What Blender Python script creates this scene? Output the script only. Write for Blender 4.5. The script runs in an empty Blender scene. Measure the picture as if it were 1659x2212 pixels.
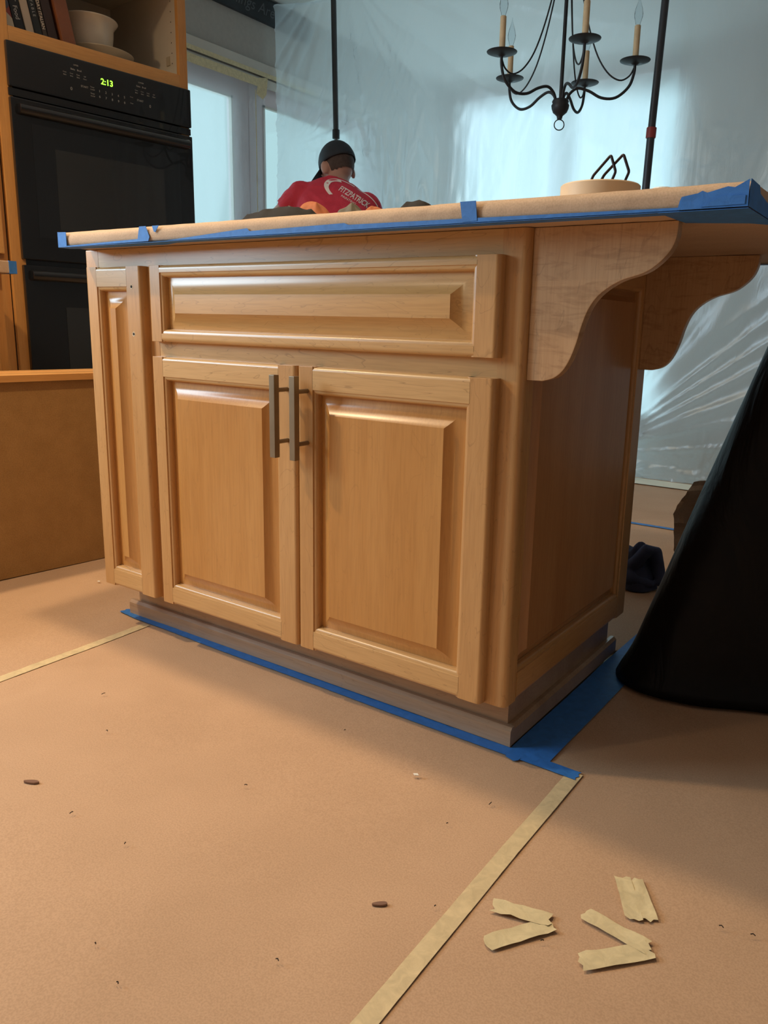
import bpy, bmesh, math, random
import numpy as np
from mathutils import Vector, Matrix, noise
from mathutils.bvhtree import BVHTree
random.seed(7)
S = bpy.context.scene
COL = S.collection
PI = math.pi

# ------------------------------------------------------------ camera
F_PX, PX0, PY0 = 1681.47, 896.73, 1074.71
YAW, PIT, ROL = 0.5933, -0.2174, 0.0255
CAM = Vector((0.5387, -1.0842, 0.7299))
fw = Vector((-math.sin(YAW)*math.cos(PIT), math.cos(YAW)*math.cos(PIT), math.sin(PIT)))
rr = fw.cross(Vector((0, 0, 1))).normalized()
uu = rr.cross(fw)
r2 = math.cos(ROL)*rr + math.sin(ROL)*uu
u2 = -math.sin(ROL)*rr + math.cos(ROL)*uu
cd = bpy.data.cameras.new('camera'); cam = bpy.data.objects.new('camera', cd); COL.objects.link(cam)
M = Matrix((r2, u2, -fw)).transposed().to_4x4(); M.translation = CAM
cam.matrix_world = M
cd.sensor_fit = 'VERTICAL'; cd.sensor_height = 36.0
cd.lens = F_PX*36.0/2212.0
cd.shift_x = (829.5-PX0)/2212.0
cd.shift_y = (PY0-1106.0)/2212.0
cd.clip_start = 0.02
S.camera = cam

# ------------------------------------------------------------ world, lights, exposure
w = bpy.data.worlds.new('daylight'); S.world = w; w.use_nodes = True
bg = w.node_tree.nodes['Background']
bg.inputs[0].default_value = (0.56, 0.81, 0.88, 1); bg.inputs[1].default_value = 0.95
S.view_settings.view_transform = 'Standard'
S.view_settings.look = 'None'
S.view_settings.gamma = 1.0
S.view_settings.use_curve_mapping = False
S.view_settings.exposure = 0.0

def light(name, kind, loc, power, color, size=0.1, size_y=None, target=None, spread=None):
    d = bpy.data.lights.new(name, kind); d.energy = power; d.color = color
    if kind == 'AREA':
        d.shape = 'RECTANGLE' if size_y else 'DISK'
        d.size = size
        if size_y: d.size_y = size_y
        if spread: d.spread = spread
    else:
        d.shadow_soft_size = size
    o = bpy.data.objects.new(name, d); COL.objects.link(o); o.location = loc
    if target is not None:
        o.rotation_euler = (Vector(target)-Vector(loc)).to_track_quat('-Z', 'Y').to_euler()
    return o
WARM = (1.0, 0.72, 0.42)
COOL = (0.62, 0.84, 1.0)
# recessed ceiling cans of the kitchen (above and behind the photographer)
light('can_light', 'AREA', (-0.70, -0.04, 2.52), 15, WARM, 0.12, target=(-0.70, -0.04, 0), spread=2.4)
light('can_light', 'AREA', (-2.0, -1.0, 2.52), 37, WARM, 0.12, target=(-1.9, -0.9, 0), spread=2.8)
light('can_light', 'AREA', (-1.5, -2.0, 2.52), 9, WARM, 0.12, target=(-1.5, -2.0, 0), spread=2.6)
# cool fill lamp at an added, unseen left-wall window; daylight through the patio doors
light('cool_fill_left', 'AREA', (-3.0, -1.7, 1.6), 72, COOL, 1.2, 1.0, target=(-0.7, 0.0, 0.8))
light('patio_daylight', 'AREA', (-2.05, 4.80, 1.25), 26, (0.60, 0.86, 1.0), 1.9, 2.4, target=(-1.5, 2.6, 1.0))
light('side_door_daylight', 'AREA', (-3.45, 1.9, 1.3), 14, (0.66, 0.88, 1.0), 1.2, 1.7, target=(-2.0, 1.7, 0.9))

# ------------------------------------------------------------ helpers: nodes / materials
def new_mat(name):
    m = bpy.data.materials.new(name); m.use_nodes = True
    nt = m.node_tree
    return m, nt, nt.nodes, nt.links, nt.nodes['Principled BSDF']
def ramp(N, stops):
    r = N.new('ShaderNodeValToRGB'); cr = r.color_ramp
    cr.elements[0].position = stops[0][0]; cr.elements[0].color = (*stops[0][1], 1)
    cr.elements[1].position = stops[-1][0]; cr.elements[1].color = (*stops[-1][1], 1)
    for p, c in stops[1:-1]:
        e = cr.elements.new(p); e.color = (*c, 1)
    return r
def coords(N, L, scale, rnd=False, src='Object'):
    tc = N.new('ShaderNodeTexCoord'); mp = N.new('ShaderNodeMapping'); mp.inputs['Scale'].default_value = scale
    if rnd:
        oi = N.new('ShaderNodeObjectInfo'); mu = N.new('ShaderNodeMath'); mu.operation = 'MULTIPLY'; mu.inputs[1].default_value = 23.7
        L.new(oi.outputs['Random'], mu.inputs[0])
        va = N.new('ShaderNodeVectorMath'); va.operation = 'ADD'
        L.new(tc.outputs[src], va.inputs[0]); L.new(mu.outputs[0], va.inputs[1]); L.new(va.outputs[0], mp.inputs[0])
    else:
        L.new(tc.outputs[src], mp.inputs[0])
    return mp
def noise_n(N, L, vec, scale, detail=3, rough=.5, dist=0):
    n = N.new('ShaderNodeTexNoise'); n.inputs['Scale'].default_value = scale; n.inputs['Detail'].default_value = detail
    n.inputs['Roughness'].default_value = rough; n.inputs['Distortion'].default_value = dist
    L.new(vec.outputs[0], n.inputs['Vector']); return n
def mixc(N, L, a, b, fac, mode='MIX'):
    m = N.new('ShaderNodeMix'); m.data_type = 'RGBA'; m.blend_type = mode
    for i, v in ((0, fac), (6, a), (7, b)):
        if isinstance(v, (int, float)): m.inputs[i].default_value = v
        elif isinstance(v, tuple): m.inputs[i].default_value = (*v, 1)
        else: L.new(v, m.inputs[i])
    return m.outputs[2]
def bump(N, L, h, P, strength, dist=.002):
    b = N.new('ShaderNodeBump'); b.inputs['Strength'].default_value = strength; b.inputs['Distance'].default_value = dist
    L.new(h, b.inputs['Height']); L.new(b.outputs[0], P.inputs['Normal']); return b
def plain(name, col, rough=.5, metal=0, coat=0, spec=None, emis=None, var=0, vscale=6):
    m, nt, N, L, P = new_mat(name)
    P.inputs['Base Color'].default_value = (*col, 1); P.inputs['Roughness'].default_value = rough
    P.inputs['Metallic'].default_value = metal; P.inputs['Coat Weight'].default_value = coat
    if spec is not None: P.inputs['Specular IOR Level'].default_value = spec
    if emis: P.inputs['Emission Color'].default_value = (*emis[0], 1); P.inputs['Emission Strength'].default_value = emis[1]
    if var:
        mp = coords(N, L, (1, 1, 1)); n = noise_n(N, L, mp, vscale, 4)
        r = ramp(N, [(.3, tuple(c*(1-var) for c in col)), (.7, tuple(min(1, c*(1+var)) for c in col))])
        L.new(n.outputs[0], r.inputs[0]); L.new(r.outputs[0], P.inputs['Base Color'])
    return m
def maple(name, axis, light_c, dark_c, line=.35, rough=.33, figured=False):
    m, nt, N, L, P = new_mat(name)
    sc = [9.0, 9.0, 9.0]; sc[axis] = .9
    mp = coords(N, L, tuple(sc), True)
    n1 = noise_n(N, L, mp, 1.3, 4, .55, .4)
    r = ramp(N, [(.28, dark_c), (.5, tuple((a+b)/2 for a, b in zip(light_c, dark_c))), (.72, light_c)])
    L.new(n1.outputs[0], r.inputs[0])
    # thin growth ring lines
    sc2 = [8.0, 8.0, 8.0]; sc2[axis] = 1.5
    mp2 = coords(N, L, tuple(sc2), True)
    n2 = noise_n(N, L, mp2, 1.9, 3, .5, .8)
    mu = N.new('ShaderNodeMath'); mu.operation = 'MULTIPLY'; mu.inputs[1].default_value = 11; L.new(n2.outputs[0], mu.inputs[0])
    fr = N.new('ShaderNodeMath'); fr.operation = 'FRACT'; L.new(mu.outputs[0], fr.inputs[0])
    lr = ramp(N, [(0, (0, 0, 0)), (.02, (1, 1, 1)), (.07, (0, 0, 0)), (1, (0, 0, 0))]); L.new(fr.outputs[0], lr.inputs[0])
    ml = N.new('ShaderNodeMath'); ml.operation = 'MULTIPLY'; ml.inputs[1].default_value = line; L.new(lr.outputs[0], ml.inputs[0])
    c = mixc(N, L, r.outputs[0], tuple(x*.55 for x in dark_c), ml.outputs[0])
    # fine pores
    sc3 = [260.0, 260.0, 260.0]; sc3[axis] = 14
    mp3 = coords(N, L, tuple(sc3)); n3 = noise_n(N, L, mp3, 1, 2)
    pr = ramp(N, [(.3, (.90, .88, .86)), (.6, (1, 1, 1))]); L.new(n3.outputs[0], pr.inputs[0])
    c = mixc(N, L, c, pr.outputs[0], 1.0, 'MULTIPLY')
    if figured:
        mp4 = coords(N, L, (13, 13, 62), True); n4 = noise_n(N, L, mp4, 1, 5, .6, 1.2)
        fr4 = ramp(N, [(.36, (.62, .55, .50)), (.50, (1, 1, 1))]); L.new(n4.outputs[0], fr4.inputs[0])
        c = mixc(N, L, c, fr4.outputs[0], .5, 'MULTIPLY')
    L.new(c, P.inputs['Base Color'])
    P.inputs['Roughness'].default_value = rough
    P.inputs['Coat Weight'].default_value = .25; P.inputs['Coat Roughness'].default_value = .22
    bump(N, L, n3.outputs[0], P, .06, .0006)
    return m
STL, STD = (.63, .36, .15), (.52, .27, .095)
RLL, RLD = (.68, .43, .195), (.58, .33, .125)
PNL, PND = (.60, .305, .095), (.50, .225, .055)
M_STILE = maple('maple_stile', 2, STL, STD)
M_RAIL = maple('maple_rail', 0, RLL, RLD, .55)
M_PANEL = maple('maple_panel', 2, PNL, PND, .18)
M_PANELX = maple('maple_panel_across', 0, (.65, .39, .155), (.56, .30, .095), .4)
M_SIDER = maple('maple_side_rail', 1, STL, STD)
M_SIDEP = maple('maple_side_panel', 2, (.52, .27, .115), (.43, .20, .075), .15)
M_CORBEL = maple('maple_corbel', 2, (.64, .43, .25), (.52, .31, .16), .4, figured=True)
M_TOE = maple('maple_base', 0, (.52, .36, .23), (.40, .26, .16), .35, .4)
M_LEFTW = maple('maple_left_cabinet', 2, (.66, .33, .10), (.54, .24, .06), .2)
M_LEFTX = maple('maple_left_across', 1, (.68, .36, .12), (.56, .26, .07), .2)

def kraft_mat(name, a, b, rough=.75, creases=0.0):
    m, nt, N, L, P = new_mat(name)
    mp = coords(N, L, (1, 1, 1))
    n = noise_n(N, L, mp, 2.2, 5, .6, .3); r = ramp(N, [(.3, a), (.7, b)]); L.new(n.outputs[0], r.inputs[0])
    f = noise_n(N, L, mp, 420, 2); fr = ramp(N, [(.35, (.86, .85, .83)), (.62, (1.04, 1.04, 1.04))]); L.new(f.outputs[0], fr.inputs[0])
    c = mixc(N, L, r.outputs[0], fr.outputs[0], .8, 'MULTIPLY')
    L.new(c, P.inputs['Base Color']); P.inputs['Roughness'].default_value = rough
    P.inputs['Specular IOR Level'].default_value = .35
    mp2 = coords(N, L, (1, 1, 1)); n2 = noise_n(N, L, mp2, 3.2 if creases == 0 else 9, 3, .5, .3)
    bump(N, L, n2.outputs[0], P, .22+creases, .02)
    return m
M_KRAFT = kraft_mat('kraft_floor_paper', (.46, .30, .19), (.56, .37, .24))
M_KRAFT2 = kraft_mat('kraft_counter_paper', (.50, .35, .235), (.60, .43, .29), creases=.1)
def tape_mat(name, col, tr=.0, rough=.6, wr=.3):
    m, nt, N, L, P = new_mat(name)
    mp = coords(N, L, (1, 1, 1)); n = noise_n(N, L, mp, 55, 4, .6, .8)
    r = ramp(N, [(.3, tuple(c*.86 for c in col)), (.7, tuple(min(1, c*1.12) for c in col))]); L.new(n.outputs[0], r.inputs[0])
    L.new(r.outputs[0], P.inputs['Base Color']); P.inputs['Roughness'].default_value = rough
    bump(N, L, n.outputs[0], P, wr, .002)
    return m
M_BLUE = tape_mat('blue_painters_tape', (.035, .19, .58))
M_CREAM = tape_mat('cream_masking_tape', (.66, .56, .34))
M_CREAM2 = tape_mat('cream_masking_tape_flat', (.62, .50, .30), wr=.1)
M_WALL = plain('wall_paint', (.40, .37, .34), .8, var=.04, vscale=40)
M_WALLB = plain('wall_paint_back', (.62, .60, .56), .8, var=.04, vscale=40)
M_CEIL = plain('ceiling_paint', (.8, .78, .74), .9, var=.03, vscale=60)
M_VINYL = plain('white_door_frame', (.66, .56, .58), .45, var=.04)
M_TRIM = plain('painted_trim', (.55, .51, .46), .5, var=.05)
M_BLACK = plain('black_enamel', (.008, .008, .009), .20, coat=.6, var=.1)
M_BGLASS = plain('black_oven_glass', (.008, .008, .009), .16, coat=1, var=.05)
M_BGLASS2 = plain('oven_window_glass', (.022, .022, .022), .16, coat=1, var=.05)
M_IRON = plain('black_iron', (.018, .02, .024), .5, spec=.4, var=.2)
M_BRONZE = plain('bronze_pull', (.26, .20, .13), .42, metal=.55, var=.08, vscale=30)
M_MARK = plain('pale_print', (.30, .29, .27), .6)
M_LED = plain('green_led', (.05, .3, .02), .5, emis=((.35, 1.0, .05), 2.2))
M_CANDLE = plain('tan_candle_sleeve', (.64, .48, .28), .6, var=.12, vscale=30)
M_INT = plain('cabinet_interior', (.60, .52, .40), .6, var=.05)
M_CERAM = plain('cream_stoneware', (.66, .56, .42), .35, coat=.3, var=.06, vscale=12)
M_DARK = plain('dark_hole', (.02, .012, .008), .9)
M_POLE = plain('dark_pole_tube', (.05, .055, .062), .4, metal=.3, var=.1)
M_POLE2 = plain('grey_pole_tube', (.16, .17, .18), .4, metal=.5, var=.1)
M_RED = plain('red_collar', (.30, .04, .035), .45, var=.1)
M_CHALK = plain('slate_board', (.022, .026, .032), .7, var=.2)
M_CHALKT = plain('chalk', (.10, .11, .12), .9)
M_JACKET = plain('charcoal_cloth', (.014, .013, .013), .85, var=.3, vscale=20)
M_ORANGE = plain('orange_cloth', (.36, .11, .04), .75, var=.15, vscale=30)
M_GREYC = plain('grey_green_cloth', (.12, .11, .085), .8, var=.2, vscale=30)
M_NAVY = plain('navy_cloth', (.035, .045, .10), .9, var=.35, vscale=18)
M_SKIN = plain('skin', (.42, .24, .19), .5, spec=.3, var=.05, vscale=14)
M_HAIR = plain('short_dark_hair', (.055, .035, .03), .8, var=.25, vscale=80)
M_CAP = plain('navy_cap', (.012, .018, .028), .75, var=.15, vscale=30)
M_JEANS = plain('blue_jeans', (.05, .08, .16), .85, var=.2, vscale=40)
M_SHOE = plain('work_boot', (.10, .06, .035), .7, var=.15)
M_WHITEP = plain('white_shirt_print', (.80, .74, .74), .7)
M_WIRE = plain('black_wire', (.03, .022, .022), .35, metal=.6)
M_EYE = plain('eye_white', (.7, .7, .68), .3)
def cloth_red():
    m, nt, N, L, P = new_mat('red_cotton')
    mp = coords(N, L, (1, 1, 1)); n = noise_n(N, L, mp, 7, 4, .6, .8)
    r = ramp(N, [(.3, (.46, .022, .05)), (.7, (.60, .035, .075))]); L.new(n.outputs[0], r.inputs[0]); L.new(r.outputs[0], P.inputs['Base Color'])
    P.inputs['Roughness'].default_value = .8; bump(N, L, n.outputs[0], P, .5, .03); return m
M_REDC = cloth_red()
def bag_mat():
    m, nt, N, L, P = new_mat('black_bag_plastic')
    P.inputs['Base Color'].default_value = (.004, .004, .005, 1); P.inputs['Roughness'].default_value = .5
    P.inputs['Specular IOR Level'].default_value = .22
    mp = coords(N, L, (3, 3, 1.2)); n = noise_n(N, L, mp, 3, 4, .5, 1.0); bump(N, L, n.outputs[0], P, .4, .03); return m
M_BAG = bag_mat()
def mdf_mat():
    m, nt, N, L, P = new_mat('hardboard')
    mp = coords(N, L, (1, 1, 1)); n = noise_n(N, L, mp, 14, 5, .65); f = noise_n(N, L, mp, 300, 2)
    r = ramp(N, [(.3, (.31, .165, .050)), (.7, (.38, .21, .07))]); L.new(n.outputs[0], r.inputs[0])
    fr = ramp(N, [(.3, (.85, .85, .85)), (.6, (1.05, 1.05, 1.05))]); L.new(f.outputs[0], fr.inputs[0])
    L.new(mixc(N, L, r.outputs[0], fr.outputs[0], 1.0, 'MULTIPLY'), P.inputs['Base Color'])
    P.inputs['Roughness'].default_value = .6; return m
M_MDF = mdf_mat()
def film_mat(name, clear, refr, trans, tcol, stretch, bstr, frost=.45):
    """thin polyethylene sheet: clear part, frosted see-through part, glowing translucent part, gloss"""
    m = bpy.data.materials.new(name); m.use_nodes = True; nt = m.node_tree; N, L = nt.nodes, nt.links
    N.remove(N['Principled BSDF']); out = N['Material Output']
    mp = coords(N, L, stretch); n = noise_n(N, L, mp, 2.6, 5, .6, 1.2)
    mp2 = coords(N, L, tuple(s*.35 for s in stretch)); n2 = noise_n(N, L, mp2, 2.0, 3, .5, .4)
    ad = N.new('ShaderNodeMath'); ad.operation = 'ADD'; L.new(n.outputs[0], ad.inputs[0]); L.new(n2.outputs[0], ad.inputs[1])
    b = N.new('ShaderNodeBump'); b.inputs['Strength'].default_value = bstr; b.inputs['Distance'].default_value = .02; L.new(ad.outputs[0], b.inputs['Height'])
    T = N.new('ShaderNodeBsdfTransparent'); T.inputs[0].default_value = (.97, .98, .99, 1)
    R = N.new('ShaderNodeBsdfRefraction'); R.inputs['IOR'].default_value = 1.09; R.inputs['Roughness'].default_value = frost; R.inputs[0].default_value = (.93, .96, .98, 1)
    U = N.new('ShaderNodeBsdfTranslucent'); U.inputs[0].default_value = (*tcol, 1)
    D = N.new('ShaderNodeBsdfDiffuse'); D.inputs[0].default_value = (.72, .75, .78, 1)
    G = N.new('ShaderNodeBsdfGlossy'); G.inputs['Roughness'].default_value = .32; G.inputs[0].default_value = (.82, .9, .95, 1)
    for s in (R, U, D, G): L.new(b.outputs[0], s.inputs['Normal'])
    def mix(a, c, f):
        x = N.new('ShaderNodeMixShader'); x.inputs[0].default_value = f; L.new(a.outputs[0], x.inputs[1]); L.new(c.outputs[0], x.inputs[2]); return x
    s = mix(T, R, refr/(clear+refr))
    s = mix(s, U, trans)
    s = mix(s, D, .14)
    s = mix(s, G, .06)
    L.new(s.outputs[0], out.inputs[0])
    return m
M_FILM = film_mat('frosty_plastic_sheet', .24, .76, .46, (.92, .93, .95), (6, 6, 1.2), .13, .60)
M_FILM2 = film_mat('door_masking_film', .9, .1, .10, (.88, .9, .9), (9, 9, 4), .15)
def glass_mat():
    m = bpy.data.materials.new('pane_glass'); m.use_nodes = True; nt = m.node_tree; N, L = nt.nodes, nt.links
    N.remove(N['Principled BSDF']); T = N.new('ShaderNodeBsdfTransparent'); T.inputs[0].default_value = (.93, .97, .96, 1)
    G = N.new('ShaderNodeBsdfGlossy'); G.inputs['Roughness'].default_value = .02
    x = N.new('ShaderNodeMixShader'); x.inputs[0].default_value = .06; L.new(T.outputs[0], x.inputs[1]); L.new(G.outputs[0], x.inputs[2])
    L.new(x.outputs[0], N['Material Output'].inputs[0]); return m
M_GLASS = glass_mat()
def bulb_mat():
    m = bpy.data.materials.new('bulb_glass'); m.use_nodes = True; nt = m.node_tree; N, L = nt.nodes, nt.links
    N.remove(N['Principled BSDF']); T = N.new('ShaderNodeBsdfTransparent'); T.inputs[0].default_value = (.90, .92, .93, 1)
    G = N.new('ShaderNodeBsdfGlossy'); G.inputs['Roughness'].default_value = .03
    fz = N.new('ShaderNodeLayerWeight'); fz.inputs[0].default_value = .08
    x = N.new('ShaderNodeMixShader'); L.new(fz.outputs['Fresnel'], x.inputs[0]); L.new(T.outputs[0], x.inputs[1]); L.new(G.outputs[0], x.inputs[2])
    L.new(x.outputs[0], N['Material Output'].inputs[0]); return m
M_BULB = bulb_mat()

# ------------------------------------------------------------ helpers: meshes
class MB:
    def __init__(s): s.v = []; s.f = []
    def add(s, vs, fs):
        o = len(s.v); s.v += [tuple(p) for p in vs]; s.f += [tuple(i+o for i in f) for f in fs]; return s
    def box(s, x0, x1, y0, y1, z0, z1):
        return s.add([(x0, y0, z0), (x1, y0, z0), (x1, y1, z0), (x0, y1, z0), (x0, y0, z1), (x1, y0, z1), (x1, y1, z1), (x0, y1, z1)],
                     [(0, 3, 2, 1), (4, 5, 6, 7), (0, 1, 5, 4), (1, 2, 6, 5), (2, 3, 7, 6), (3, 0, 4, 7)])
    def prism(s, poly, axis, a, b):
        """poly: 2-D outline in the plane normal to axis; extruded from a to b"""
        n = len(poly)
        def P(p, t):
            return {'x': (t, p[0], p[1]), 'y': (p[0], t, p[1]), 'z': (p[0], p[1], t)}[axis]
        vs = [P(p, a) for p in poly]+[P(p, b) for p in poly]
        fs = [tuple(range(n))[::-1], tuple(range(n, 2*n))]+[(i, (i+1) % n, n+(i+1) % n, n+i) for i in range(n)]
        return s.add(vs, fs)
    def lathe(s, prof, c=(0, 0, 0), seg=24, ax='z'):
        vs = []; n = len(prof)
        for i in range(seg):
            a = 2*PI*i/seg
            for r, z in prof:
                p = (r*math.cos(a), r*math.sin(a), z)
                if ax == 'y': p = (p[0], p[2], p[1])
                if ax == 'x': p = (p[2], p[0], p[1])
                vs.append((c[0]+p[0], c[1]+p[1], c[2]+p[2]))
        fs = [(i*n+j, ((i+1) % seg)*n+j, ((i+1) % seg)*n+j+1, i*n+j+1) for i in range(seg) for j in range(n-1)]
        return s.add(vs, fs)
    def tube(s, pts, rad, seg=8, cap=True):
        pts = [Vector(p) for p in pts]; n = len(pts); rings = []
        t0 = (pts[1]-pts[0]).normalized(); ref = Vector((0, 0, 1)) if abs(t0.z) < .9 else Vector((1, 0, 0))
        nrm = t0.cross(ref).normalized()
        vs = []
        for i, p in enumerate(pts):
            t = (pts[min(i+1, n-1)]-pts[max(i-1, 0)]).normalized()
            nrm = (nrm-t*nrm.dot(t)).normalized(); bi = t.cross(nrm)
            r = rad[i] if isinstance(rad, (list, tuple)) else rad
            for k in range(seg):
                a = 2*PI*k/seg; vs.append(p+nrm*(r*math.cos(a))+bi*(r*math.sin(a)))
        fs = [(i*seg+k, i*seg+(k+1) % seg, (i+1)*seg+(k+1) % seg, (i+1)*seg+k) for i in range(n-1) for k in range(seg)]
        if cap: fs += [tuple(range(seg))[::-1], tuple(range((n-1)*seg, n*seg))]
        return s.add(vs, fs)
    def build(s, name, mat, parent=None, smooth=0, bevel=0, loc=None, label=None):
        me = bpy.data.meshes.new(name); me.from_pydata([tuple(v) for v in s.v], [], s.f); me.update()
        bm = bmesh.new(); bm.from_mesh(me)
        if bevel:
            bmesh.ops.bevel(bm, geom=[e for e in bm.edges if len(e.link_faces) == 2 and e.calc_face_angle(0) > .5], offset=bevel, segments=2, profile=.6, affect='EDGES', clamp_overlap=True)
        bmesh.ops.recalc_face_normals(bm, faces=bm.faces)
        bm.to_mesh(me); bm.free()
        if smooth or bevel:
            me.polygons.foreach_set('use_smooth', [True]*len(me.polygons))
            me.set_sharp_from_angle(angle=math.radians(smooth if smooth else 35))
        me.materials.append(mat)
        o = bpy.data.objects.new(name, me); COL.objects.link(o)
        if (smooth and smooth <= 60) or (bevel and not smooth):
            wn = o.modifiers.new('wn', 'WEIGHTED_NORMAL'); wn.keep_sharp = True; wn.weight = 80
        if parent: o.parent = parent
        if loc: o.location = loc
        if label: o['label'] = label
        return o
def thing(name, label, cat, loc=(0, 0, 0), rotz=0, group=None):
    o = bpy.data.objects.new(name, None); COL.objects.link(o); o.empty_display_size = .1
    o.location = loc; o.rotation_euler = (0, 0, rotz); o['label'] = label; o['category'] = cat
    if group: o['group'] = group
    return o
def tag(o, label, cat, group=None):
    o['label'] = label; o['category'] = cat
    if group: o['group'] = group
    return o
def struct(o): o['kind'] = 'structure'; return o
def dup(root, loc, rotz, label=None, group=None):
    r = root.copy(); COL.objects.link(r); r.location = loc; r.rotation_euler = (0, 0, rotz)
    if label: r['label'] = label
    if group: r['group'] = group
    for ch in list(root.children):
        c = ch.copy(); COL.objects.link(c); c.parent = r
        for g in ch.children:
            d = g.copy(); COL.objects.link(d); d.parent = c
    return r
def text_mesh(body, size, depth=.0005, shear=0, bold=0):
    cu = bpy.data.curves.new('t', 'FONT'); cu.body = body; cu.size = size; cu.extrude = depth; cu.align_x = 'CENTER'; cu.align_y = 'CENTER'; cu.shear = shear; cu.offset = bold
    cu.resolution_u = 3
    o = bpy.data.objects.new('t', cu); COL.objects.link(o)
    dg = bpy.context.evaluated_depsgraph_get(); me = bpy.data.meshes.new_from_object(o.evaluated_get(dg))
    vs = [tuple(v.co) for v in me.vertices]; fs = [tuple(p.vertices) for p in me.polygons]
    bpy.data.objects.remove(o); bpy.data.meshes.remove(me); bpy.data.curves.remove(cu)
    return vs, fs
def put_text(mb, body, size, fn, **k):
    vs, fs = text_mesh(body, size, **k); mb.add([fn(v) for v in vs], fs)
def remesh(name, mb, voxel, mat, parent, smooth_it=4):
    o = mb.build(name, mat, parent, smooth=180)
    m = o.modifiers.new('r', 'REMESH'); m.mode = 'VOXEL'; m.voxel_size = voxel; m.use_smooth_shade = True
    s = o.modifiers.new('s', 'SMOOTH'); s.iterations = smooth_it; s.factor = .5
    dg = bpy.context.evaluated_depsgraph_get(); me = bpy.data.meshes.new_from_object(o.evaluated_get(dg))
    o.modifiers.clear(); o.data = me
    me.polygons.foreach_set('use_smooth', [True]*len(me.polygons))
    if not me.materials: me.materials.append(mat)
    return o
def grid(nx, ny, fn):
    vs = [fn(i/nx, j/ny) for j in range(ny+1) for i in range(nx+1)]
    fs = [(j*(nx+1)+i, j*(nx+1)+i+1, (j+1)*(nx+1)+i+1, (j+1)*(nx+1)+i) for j in range(ny) for i in range(nx)]
    return vs, fs
def nz(x, y, z=0): return noise.noise(Vector((x, y, z)))

# ------------------------------------------------------------ room shell
XL, YB, ZC, XR, YF = -3.05, 4.45, 2.56, 2.7, -3.3
struct(MB().box(XL-.15, XR+.15, YF-.15, YB+.15, -.12, -.012).build('floor', plain('wood_subfloor', (.30, .2, .12), .5, var=.2)))
struct(MB().box(XL-.15, XR+.15, YF-.15, YB+.15, ZC, ZC+.1).build('ceiling', M_CEIL))
# left wall with two glazed doors: A (y 1.15..2.47) and B (2.52..3.55)
def wall_x(name, x0, x1, ys, zs, holes, mat):
    mb = MB()
    ycut = sorted(set([ys[0], ys[1]]+[h[0] for h in holes]+[h[1] for h in holes]))
    for a, b in zip(ycut[:-1], ycut[1:]):
        hs = [h for h in holes if h[0] <= a+1e-6 and h[1] >= b-1e-6]
        z = zs[0]
        for h in sorted(hs, key=lambda h: h[2]):
            if h[2] > z: mb.box(x0, x1, a, b, z, h[2])
            z = h[3]
        if z < zs[1]: mb.box(x0, x1, a, b, z, zs[1])
    return struct(mb.build(name, mat))
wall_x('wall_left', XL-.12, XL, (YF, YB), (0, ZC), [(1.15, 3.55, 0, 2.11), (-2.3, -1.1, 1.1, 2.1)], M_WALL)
wall_x('wall_right', XR, XR+.12, (YF, YB), (0, ZC), [], M_WALL)
def wall_y(name, y0, y1, xs, zs, holes, mat):
    mb = MB(); cut = sorted(set(list(xs)+[h[0] for h in holes]+[h[1] for h in holes]))
    for a, b in zip(cut[:-1], cut[1:]):
        hs = [h for h in holes if h[0] <= a+1e-6 and h[1] >= b-1e-6]; z = zs[0]
        for h in hs:
            if h[2] > z: mb.box(a, b, y0, y1, z, h[2])
            z = h[3]
        if z < zs[1]: mb.box(a, b, y0, y1, z, zs[1])
    return struct(mb.build(name, mat))
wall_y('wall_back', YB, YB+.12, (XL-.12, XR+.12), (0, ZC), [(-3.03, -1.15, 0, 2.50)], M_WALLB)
wall_y('wall_front', YF-.12, YF, (XL-.12, XR+.12), (0, ZC), [], M_WALL)
# window added out of view on the left wall to house the cool fill
wf = MB(); xa, xb = XL-.10, XL-.05
for b in ((-2.3, -1.1, 1.1, 1.15), (-2.3, -1.1, 2.05, 2.1), (-2.3, -2.25, 1.15, 2.05), (-1.15, -1.1, 1.15, 2.05), (-1.72, -1.68, 1.15, 2.05)): wf.box(xa, xb, b[0], b[1], b[2], b[3])
struct(wf.build('added_window_1', M_VINYL))
# glazed doors on the left wall
def glazed_door_x(name, y0, y1, stile, ztop, gtop, x=XL-.03):
    d = MB().box(x-.045, x, y0, y0+stile, 0, ztop).box(x-.045, x, y1-stile, y1, 0, ztop).box(x-.045, x, y0+stile, y1-stile, gtop, ztop).box(x-.045, x, y0+stile, y1-stile, 0, .22).build(name, M_VINYL, bevel=.003)
    struct(d)
    MB().box(x-.028, x-.018, y0+stile-.005, y1-stile+.005, .2, gtop+.01).build('glass_pane', M_GLASS, d)
    g = MB()
    for a, b in ((y0+stile, y0+stile+.012), (y1-stile-.012, y1-stile)): g.box(x-.016, x+.006, a, b, .22, gtop)
    g.box(x-.016, x+.006, y0+stile, y1-stile, gtop-.012, gtop); g.build('glazing_bead', M_TRIM, d)
    return d
d1 = glazed_door_x('door_1', 1.17, 2.43, .125, 2.09, 1.985)
d2 = glazed_door_x('door_2', 2.435, 3.53, .115, 2.09, 1.99)
d3 = MB(); ya, yb = YB+.03, YB+.08
for b in ((-3.03, -2.98, 0, 2.49), (-1.21, -1.15, 0, 2.49), (-2.11, -2.06, .12, 2.42), (-2.98, -1.21, 2.42, 2.49), (-2.98, -1.21, 0, .12)): d3.box(b[0], b[1], ya, yb, b[2], b[3])
d3 = struct(d3.build('door_3', M_VINYL, bevel=.003))
MB().box(-2.99, -2.10, YB+.05, YB+.06, .1, 2.43).build('glass_pane', M_GLASS, d3)
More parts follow.
